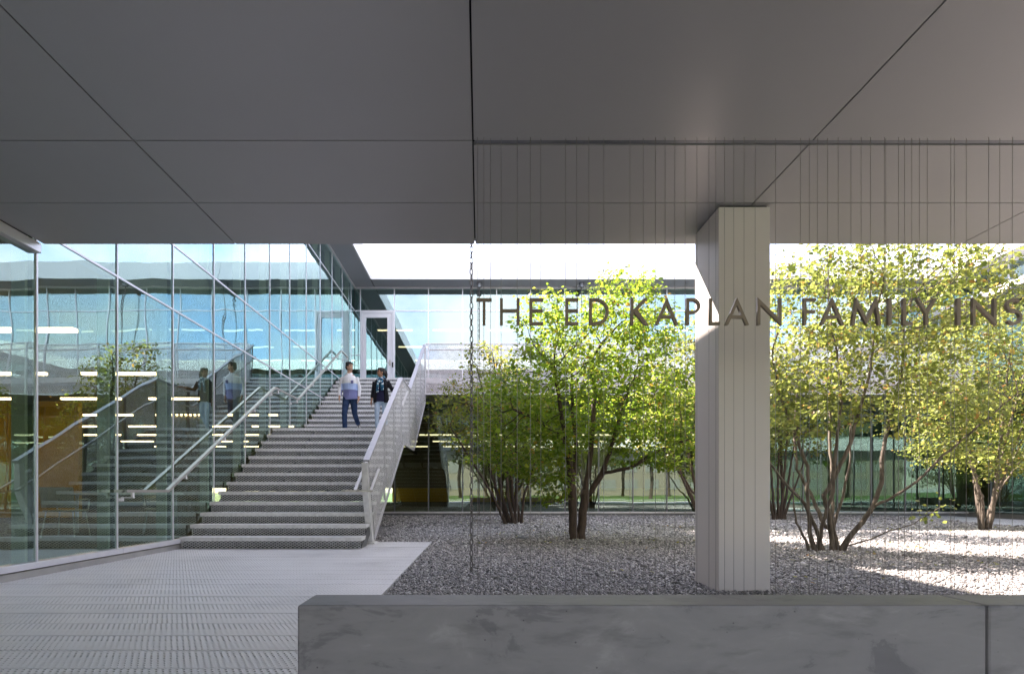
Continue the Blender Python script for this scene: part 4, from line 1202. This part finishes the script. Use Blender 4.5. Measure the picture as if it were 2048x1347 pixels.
# ================================================================== interior lamps and furniture
lm_box = MB().box(-.75, .75, -.045, .045, -.025, .025).mesh('lamp_tube', M['lamp'])
lm_box_up = MB().box(-.75, .75, -.045, .045, -.025, .025).mesh('lamp_tube', M['lamp_up'])
lm_hous = MB().box(-.76, .76, -.055, .055, .0255, .05).mesh('housing', M['alum_dark'])
lm_rod = MB().box(-.5, -.49, -.005, .005, .0505, .30).mesh('hanger', M['alum_dark'])
lm_rod2 = MB().box(.49, .5, -.005, .005, .0505, .30).mesh('hanger', M['alum_dark'])
def strip(x, y, z, label, group, me=None):
    t = thing('strip_light', label, 'light', (x, y, z), group)
    link('lamp_tube', me or lm_box, t); link('housing', lm_hous, t); link('hanger', lm_rod, t); link('hanger', lm_rod2, t)
ZL = 2.35 + EYE
for k in range(8):
    Y = 7.88 + 2.92*k
    off = (.55, 0, -.45, .2, -.3, .4, 0, -.2)[k]
    for j in range(5):
        strip(-7.2 + off - 2.23*j, Y, ZL, 'warm lit strip lamp hanging on the ground floor behind the tall left glass', 'ground floor strip lamps behind the left glass')
for k in range(3):
    Y = 22.48 + 2.92*k
    for j in range(8):
        strip(-4.0 + 2.23*j + .3*k, Y, ZL, 'warm lit strip lamp on the ground floor behind the rear glass', 'ground floor strip lamps behind the rear glass', lm_box_up)
for k in range(3):
    Y = 23.5 + 2.7*k
    for j in range(8):
        strip(-3.7 + 2.4*j + .5*k, Y, 7.0+EYE, 'warm lit strip lamp on the upper floor behind the rear glass', 'upper floor strip lamps', lm_box_up)

pw_ = thing('partition_wall', 'ochre yellow partition wall inside behind the left glass', 'wall', (-16, 16, .1))
part('panel', MB().box(-20, -14.02, 16, 16.15, .1, T1-.05), M['yellow'], pw_)
part('panel', MB().box(-14, -11.9, 16, 16.15, .1, T1-.05), M['yellow'], pw_)
cu_ = thing('curtain', 'pale beige curtain hanging inside behind the left glass', 'curtain', (-9.2, 16.6, .1))
mb = MB(); NP = 60
for i in range(NP):
    x0 = -9.9+1.45*i/NP; x1 = -9.9+1.45*(i+1)/NP
    f0 = 16.6+.05*math.sin(i*1.1); f1 = 16.6+.05*math.sin((i+1)*1.1)
    mb.face([(x0,f0,.12),(x1,f1,.12),(x1,f1,3.3),(x0,f0,3.3)])
part('drape', mb, P('curtain_cloth', (.42,.36,.26), .9)[0], cu_, smooth=True)
part('track', MB().box(-9.95, -8.4, 16.56, 16.64, 3.305, 3.34), M['alum'], cu_)
def chair(x, y, rz, label):
    t = thing('chair', label, 'chair', (x, y, .1), rz=rz, group='white chairs inside the left glass')
    def pp(name, mb, mat, **k):
        me = mb.mesh(name, mat, k.get('s', False)); o = link(name, me, t)
        if k.get('b'): q = o.modifiers.new('bevel', 'BEVEL'); q.width = k['b']; q.segments = 2
    pp('seat', MB().box(-.24,.24,-.23,.23,.43,.46), M['chairwhite'], b=.012)
    bk = MB()
    for i in range(8):
        a0 = -.25+.5*i/8; a1 = -.25+.5*(i+1)/8
        c0 = .235-.25*a0*a0; c1 = .235-.25*a1*a1
        bk.face([(a0,c0,.50),(a1,c1,.50),(a1,c1+.06,.84),(a0,c0+.06,.84)]); bk.face([(a1,c1+.015,.50),(a0,c0+.015,.50),(a0,c0+.075,.84),(a1,c1+.075,.84)])
        bk.face([(a0,c0+.06,.84),(a1,c1+.06,.84),(a1,c1+.075,.84),(a0,c0+.075,.84)])
    pp('backrest', bk, M['chairwhite'])
    for sx in (-1, 1):
        pp('leg', MB().tube([(sx*.2,-.19,.43),(sx*.25,-.24,0)], .012, 8), M['alum'])
        pp('leg', MB().tube([(sx*.2,.19,.43),(sx*.25,.25,0)], .012, 8), M['alum'])
        pp('armrest', MB().tube([(sx*.25,.20,.62),(sx*.27,-.1,.64),(sx*.26,-.2,.63),(sx*.24,-.2,.45)], .013, 8), M['chairwhite'])
chair(-7.05, 9.2, R(190), 'white plastic armchair on the long side of the table behind the left glass')
chair(-6.0, 10.1, R(120), 'white plastic armchair at the end of the table behind the left glass')
tb = thing('table', 'white topped table inside behind the left glass', 'table', (-6.7, 10.3, .1))
part('top', MB().box(-7.6,-5.9,9.95,10.75,.80,.84), M['chairwhite'], tb, bevel=.005)
for lx in (-7.5, -6.0):
    for ly in (10.05, 10.65):
        part('leg', MB().box(lx-.02,lx+.02,ly-.02,ly+.02,.1,.799), M['alum'], tb)

#@@PEOPLE
# ================================================================== people
def fused(name, mb, mat, parent, voxel=.010, smooth=4):
    o = link(name, mb.mesh(name, mat, True), parent)
    r = o.modifiers.new('remesh', 'REMESH'); r.mode = 'VOXEL'; r.voxel_size = voxel; r.use_smooth_shade = True
    s = o.modifiers.new('smooth', 'SMOOTH'); s.iterations = smooth; s.factor = .5
    return o
def turn(pts, c, a):
    ca, sa = math.cos(a), math.sin(a)
    return [(c[0]+(p[0])*ca-(p[1])*sa, c[1]+(p[0])*sa+(p[1])*ca, c[2]+p[2]) for p in pts]
def hand(mb, w, d, side, r=.0085):
    """w wrist, d direction of the hand, five fingers slightly curled."""
    w = Vector(w); d = Vector(d).normalized(); sd = d.cross(Vector((0,1,0))).normalized()
    if sd.length < .1: sd = Vector((1,0,0))
    fw = sd.cross(d).normalized()
    pc = w + d*.09
    mb.tube([tuple(w-d*.01), tuple(w+d*.04), tuple(pc)], [(.022,.018),(.024,.034),(.020,.040)], 10)
    for i, (o, L) in enumerate(((-.030,.062),(-.010,.076),(.010,.072),(.029,.056))):
        b = pc - d*.008 + fw*o
        k = b + d*L*.5 + sd*side*.006; e = b + d*L*.95 + sd*side*.026
        mb.tube([tuple(b), tuple(k), tuple(e)], [r, r*.95, r*.8], 8)
    b = w + d*.035 - fw*.030
    mb.tube([tuple(b), tuple(b+d*.035-fw*.022), tuple(b+d*.062-fw*.024+sd*side*.01)], [r*1.2, r*1.1, r*.9], 8)
def head(body, c, yaw, s=1.0):
    """c: centre of the skull; the face looks along -Y turned by yaw."""
    def L(p): return turn([(p[0]*s, p[1]*s, p[2]*s)], c, yaw)[0]
    def el(p, r, n=14, m=10):
        b = len(body.v); body.ball((0,0,0), (r[0]*s, r[1]*s, r[2]*s), n, m)
        for i in range(b, len(body.v)):
            v = body.v[i]; body.v[i] = turn([(v[0]+p[0]*s, v[1]+p[1]*s, v[2]+p[2]*s)], c, yaw)[0]
    el((0, .010, .02), (.074, .092, .098)); el((0, -.022, -.045), (.060, .066, .068)); el((0, -.052, -.088), (.030, .030, .026))
    body.tube([L((0,-.080,.018)), L((0,-.092,-.014)), L((0,-.096,-.026)), L((0,-.084,-.036))], [.008, .011, .014, .010], 8)
    for sx in (-1, 1):
        el((sx*.074, .008, -.012), (.010, .020, .032), 8, 6)
        el((sx*.030, -.074, .030), (.022, .014, .008), 8, 6)
    el((0, -.084, -.062), (.024, .010, .006), 8, 6); el((0, -.083, -.073), (.021, .011, .007), 8, 6)
def face_details(parent, c, yaw, s=1.0):
    def L(p): return turn([(p[0]*s, p[1]*s, p[2]*s)], c, yaw)[0]
    for sx in (-1, 1):
        e = MB(); e.ball(L((sx*.030, -.0735, .010)), .0085*s, 8, 6)
        link('eye', e.mesh('eye', M['eye'], True), parent)
        b = MB().tube([L((sx*.014,-.090,.036)), L((sx*.032,-.086,.041)), L((sx*.050,-.072,.034))], [.004,.0055,.003], 6)
        link('eyebrow', b.mesh('eyebrow', M['hair'], True), parent)
    mth_ = MB().tube([L((-.022,-.089,-.066)), L((0,-.096,-.067)), L((.022,-.089,-.066))], [.003,.005,.003], 6)
    link('lips', mth_.mesh('lips', M['lips'], True), parent)
def hair_cap(parent, c, yaw, s=1.0, tail=False, fringe=.0):
    mb = MB()
    def put(p, r, n=14, m=10):
        b = len(mb.v); mb.ball((0,0,0), tuple(q*s for q in r), n, m)
        for i in range(b, len(mb.v)):
            v = mb.v[i]; mb.v[i] = turn([(v[0]+p[0]*s, v[1]+p[1]*s, v[2]+p[2]*s)], c, yaw)[0]
    put((0, .026, .052), (.081, .094, .084)); put((0, .060, .0), (.074, .060, .085))
    rs = random.Random(8)
    for i in range(26):
        a = rs.uniform(0, 2*math.pi); 
        p = (math.cos(a)*.062, .02+math.sin(a)*.07, .075+rs.uniform(-.01, .035))
        put(p, (.024, .026, .016), 8, 6)
    for sx in (-1, 1): put((sx*.068, .0, .03), (.014, .036, .046), 8, 6)
    if not tail:
        for i in range(7): put((-.05+.0166*i, -.066+abs(i-3)*.004, .075+(i%2)*.006), (.016, .020, .020), 8, 6)
    else:
        for sx in (-1, 1): put((sx*.036, -.052, .076), (.034, .034, .024), 8, 6)
        pts = turn([(0,.085*s,.05*s),(0,.135*s,.04*s),(.01,.150*s,-.03*s),(.015,.140*s,-.12*s),(.01,.115*s,-.20*s)], c, yaw)
        mb.tube(pts, [.022, .034, .038, .032, .012], 10)
    return fused('hair', mb, M['hair'], parent, .008, 2)

M['hair'] = varied('black_hair', (.008,.007,.006), (.016,.013,.011), 60, .62)
M['eye'] = P('eye_dark', (.015,.012,.01), .15)[0]
def skin(name, col):
    m, t, b = P(name, col, .5); b.inputs['Subsurface Weight'].default_value = .12; b.inputs['Subsurface Radius'].default_value = (.02,.008,.004)
    n = noise(t, 30, 4); r = ramp(t, n.outputs[0], [(.3, tuple(c*.9 for c in col)), (.7, tuple(min(1,c*1.08) for c in col))]); t.links.new(r.outputs[0], b.inputs['Base Color'])
    return m
M['skin_light'] = skin('skin_light', (.56,.34,.23)); M['skin_dark'] = skin('skin_dark', (.36,.19,.115))
M['lips'] = P('lips', (.33,.12,.10), .45)[0]
def fabric(name, c0, c1, scale=8, bs=.35, bsc=14):
    return varied(name, c0, c1, scale, .85, 0, .25, bstr=bs, bscale=bsc)
def shirt_mat():
    m, t, b = P('block_shirt', (.8,.8,.8), .85, 0, .2)
    c = nn(t, 'ShaderNodeTexCoord'); sp = nn(t, 'ShaderNodeSeparateXYZ'); t.links.new(c.outputs['Object'], sp.inputs[0])
    z = mth(t, 'DIVIDE', sp.outputs[2], 2.0)
    r = ramp(t, z, [(0.0, (.20,.22,.42)), (1.075/2, (.42,.56,.86)), (1.225/2, (.84,.85,.87))]); r.color_ramp.interpolation = 'CONSTANT'
    sleeve = mth(t, 'GREATER_THAN', mth(t, 'ABSOLUTE', sp.outputs[0]), .198)
    mxn = nn(t, 'ShaderNodeMix', data_type='RGBA'); mxn.inputs['B'].default_value = (.84,.85,.87,1)
    t.links.new(sleeve, mxn.inputs['Factor']); t.links.new(r.outputs[0], mxn.inputs['A']); t.links.new(mxn.outputs['Result'], b.inputs['Base Color'])
    n = noise(t, 14, 4); bump(t, b, n.outputs[0], .5, .02)
    return m
M['shirt'] = shirt_mat()
M['jeans_dark'] = fabric('dark_jeans', (.012,.03,.075), (.03,.06,.13), 10)
M['jeans_light'] = fabric('pale_jeans', (.36,.50,.64), (.52,.64,.75), 9)
M['cardigan'] = fabric('black_cardigan', (.008,.008,.011), (.016,.016,.02), 12)
M['navy'] = fabric('navy_top', (.012,.012,.04), (.02,.02,.06), 12)
M['shoe'] = fabric('grey_shoe', (.20,.19,.18), (.28,.27,.25), 20)
M['shoe_sole'] = P('shoe_sole', (.7,.7,.68), .6)[0]
M['pocket'] = fabric('pocket_cloth', (.16,.17,.33), (.20,.21,.38), 20)
def scarf_mat():
    m, t, b = P('teal_scarf', (.02,.12,.2), .85)
    v = nn(t, 'ShaderNodeTexVoronoi'); v.inputs['Scale'].default_value = 30; c = nn(t, 'ShaderNodeTexCoord'); t.links.new(c.outputs['Object'], v.inputs['Vector'])
    sp = nn(t, 'ShaderNodeSeparateColor'); t.links.new(v.outputs['Color'], sp.inputs[0])
    r = ramp(t, sp.outputs[0], [(0, (.012,.075,.15)), (.45, (.02,.16,.24)), (.72, (.65,.75,.78))]); r.color_ramp.interpolation = 'CONSTANT'
    t.links.new(r.outputs[0], b.inputs['Base Color'])
    return m
M['scarf'] = scarf_mat()

LAND = RI*13
# ---- man
man = thing('person', 'person in white and blue block shirt and dark jeans coming down the stairs', 'person', (-3.18, 13.08, LAND))
hipz = .93
legR = [(-.085,.12,hipz), (-.10,-.0,.50), (-.095,.02,.10)]         # front leg, on the landing
legL = [(.085,.14,hipz), (.105,.16,.515), (.11,.53,.30)]           # rear leg, toe on the first step
b = MB()
b.tube([(0,.12,.88),(0,.12,1.0),(0,.10,1.15),(0,.08,1.30),(0,.075,1.42),(0,.08,1.47)], [(.14,.095),(.135,.09),(.14,.095),(.165,.105),(.13,.085),(.06,.05)], 16)
b.tube([(0,.085,1.42),(0,.075,1.50),(.005,.06,1.58)], [.060,.054,.055], 12)
hc = (.010,.06,1.635)
head(b, hc, R(58), .98)
for L_ in (legR, legL):
    b.tube(L_, [.078,.052,.036], 10)
armR = [(-.160,.085,1.385), (-.232,.12,1.13), (-.228,.02,.90)]
armL = [(.160,.085,1.385), (.222,.16,1.13), (.215,.12,.90)]
for A, s in ((armR, 1), (armL, -1)):
    b.tube(A, [.046,.036,.026], 10)
    hand(b, A[2], Vector(A[2])-Vector(A[1])*0.5-Vector(A[2])*.5, s)
fused('body', b, M['skin_light'], man, .0075, 3)
face_details(man, hc, R(58), .98)
hair_cap(man, hc, R(58), .98)
sh = MB()
sh.tube([(.01,.125,.845),(.005,.12,.92),(0,.12,1.02),(0,.10,1.15),(0,.08,1.28),(0,.075,1.37),(0,.078,1.42),(0,.082,1.47)], [(.182,.132),(.175,.124),(.162,.112),(.163,.114),(.178,.118),(.168,.104),(.122,.086),(.066,.062)], 20)
for A in (armR, armL):
    sh.tube([A[0], A[1], tuple(Vector(A[1])*.12+Vector(A[2])*.88)], [.058,.055,.042], 12)
fused('shirt', sh, M['shirt'], man, .011, 4)
co = MB().tube([(-.055,.12,1.475),(-.062,.05,1.485),(-.02,.005,1.455)], [.014,.016,.012], 8).tube([(.055,.12,1.475),(.062,.05,1.485),(.02,.005,1.455)], [.014,.016,.012], 8)
fused('collar', co, fabric('collar_cloth', (.84,.85,.87), (.88,.88,.9)), man, .007, 2)
link('placket', MB().tube([(.0,-.000,1.43),(.0,-.036,1.30),(.0,-.014,1.12),(.0,.006,.90)], [(.007,.006)]*4, 8).mesh('placket', M['shirt'], True), man)
pk = MB().box(.055,.120,-.038,-.018,1.215,1.29); po = link('pocket', pk.mesh('pocket', M['pocket']), man)
q = po.modifiers.new('bevel', 'BEVEL'); q.width = .006
tr_ = MB()
tr_.tube([(0,.13,.965),(0,.13,.90),(0,.13,.82)], [(.160,.112),(.172,.118),(.160,.112)], 18)
tr_.tube([(-.080,.12,.90),(-.092,.06,.70),(-.10,.0,.50),(-.098,.0,.30),(-.095,.02,.07)], [.094,.084,.066,.062,.058], 14)
tr_.tube([(.080,.14,.90),(.095,.15,.70),(.105,.165,.515),(.108,.33,.41),(.11,.51,.31)], [.094,.084,.066,.062,.057], 14)
fused('trousers', tr_, M['jeans_dark'], man, .011, 4)
def shoe(parent, heel, toe, up):
    h, t_ = Vector(heel), Vector(toe); d = (t_-h)
    mb = MB().tube([tuple(h-d*.12), tuple(h+d*.1), tuple(h+d*.5+Vector((0,0,-.004))), tuple(h+d*.85+Vector((0,0,-.014))), tuple(t_+Vector((0,0,-.016)))], [.026,.045,.043,.036,.016], 12)
    mb.tube([tuple(h), tuple(h+Vector(up)*.09)], [.040,.044], 12)
    fused('shoe', mb, M['shoe'], parent, .009, 3)
    so = MB().bar(tuple(h-d*.10-Vector((0,0,.040))), tuple(t_-d*.05-Vector((0,0,.040))), .078, .018)
    o = link('shoe_sole', so.mesh('shoe_sole', M['shoe_sole']), parent); q = o.modifiers.new('bevel', 'BEVEL'); q.width = .008
shoe(man, (-.095,.03,.05), (-.10,-.19,.05), (0,0,1))
shoe(man, (.11,.56,.30), (.115,.66,.222), (0,-.5,.8))

# ---- woman
wo = thing('person', 'person in black cardigan and teal scarf with a ponytail beside the balustrade', 'person', (-2.43, 13.22, LAND))
b = MB()
b.tube([(0,.06,.84),(0,.06,.95),(0,.05,1.08),(0,.04,1.22),(0,.045,1.32),(0,.05,1.37)], [(.145,.10),(.115,.085),(.11,.082),(.135,.10),(.115,.075),(.05,.045)], 16)
b.tube([(0,.05,1.33),(0,.045,1.41),(0,.03,1.48)], [.048,.045,.048], 12)
hw = (-.005,.03,1.525)
head(b, hw, R(-62), .92)
lR = [(-.075,.06,.87), (-.09,-.03,.47), (-.085,.0,.09)]; lL = [(.075,.07,.87), (.09,.06,.47), (.09,.30,.28)]
for L_ in (lR, lL): b.tube(L_, [.07,.047,.032], 10)
aR = [(-.155,.05,1.30), (-.205,.08,1.04), (-.225,.0,.82)]; aL = [(.155,.05,1.30), (.275,.04,1.10), (.455,-.08,1.16)]
b.tube(aR, [.040,.031,.022], 10); hand(b, aR[2], (-.02,-.08,-.2), 1, .0078)
b.tube(aL, [.040,.031,.022], 10); hand(b, aL[2], (.16,-.10,-.02), -1, .0078)
fused('body', b, M['skin_dark'], wo, .0075, 3)
face_details(wo, hw, R(-62), .92)
hair_cap(wo, hw, R(-62), .92, tail=True)
tp = MB().tube([(0,.06,.80),(0,.06,.90),(0,.055,1.06),(0,.04,1.20),(0,.045,1.31),(0,.05,1.355)], [(.175,.125),(.165,.115),(.135,.10),(.148,.112),(.125,.085),(.06,.055)], 18)
fused('top', tp, M['navy'], wo, .011, 4)
cd = MB()
for s in (-1, 1):
    cd.tube([(s*.125,.07,.78),(s*.118,.07,.95),(s*.10,.06,1.10),(s*.105,.045,1.24),(s*.085,.05,1.335)], [(.072,.125),(.065,.115),(.058,.105),(.062,.108),(.05,.075)], 14)
cd.tube([(0,.13,.78),(0,.12,.95),(0,.11,1.10),(0,.10,1.25),(0,.08,1.35)], [(.15,.07),(.14,.07),(.125,.06),(.14,.06),(.10,.05)], 14)
cd.tube([aR[0], aR[1], tuple(Vector(aR[1])*.35+Vector(aR[2])*.65)], [.058,.050,.042], 12)
cd.tube([aL[0], aL[1], tuple(Vector(aL[1])*.4+Vector(aL[2])*.6)], [.058,.050,.042], 12)
fused('cardigan', cd, M['cardigan'], wo, .011, 4)
sc_ = MB()
ring = [(.085*math.cos(a), .045+.075*math.sin(a), 1.375+.018*math.sin(a+1)) for a in [2*math.pi*i/14 for i in range(15)]]
sc_.tube(ring, .032, 8, cap=False)
sc_.tube([(-.03,-.045,1.36),(-.05,-.085,1.25),(-.065,-.085,1.12),(-.07,-.08,1.01)], [(.030,.018),(.036,.02),(.038,.018),(.034,.012)], 10)
sc_.tube([(.03,-.045,1.36),(.045,-.088,1.25),(.05,-.09,1.14),(.055,-.085,1.06)], [(.032,.018),(.042,.022),(.044,.02),(.036,.012)], 10)
fused('scarf', sc_, M['scarf'], wo, .008, 2)
tw_ = MB().tube([(0,.06,.92),(0,.065,.85),(0,.065,.78)], [(.148,.105),(.158,.115),(.148,.105)], 16)
tw_.tube([(-.072,.06,.85),(-.085,.0,.66),(-.09,-.03,.47),(-.087,-.015,.27),(-.085,.0,.10)], [.084,.072,.055,.048,.042], 12)
tw_.tube([(.072,.07,.85),(.085,.07,.66),(.09,.065,.47),(.09,.17,.37),(.09,.29,.29)], [.084,.072,.055,.048,.042], 12)
fused('trousers', tw_, M['jeans_light'], wo, .011, 4)
shoe(wo, (-.085,.01,.05), (-.09,-.18,.05), (0,0,1)); shoe(wo, (.09,.33,.28), (.09,.47,.222), (0,-.4,.9))
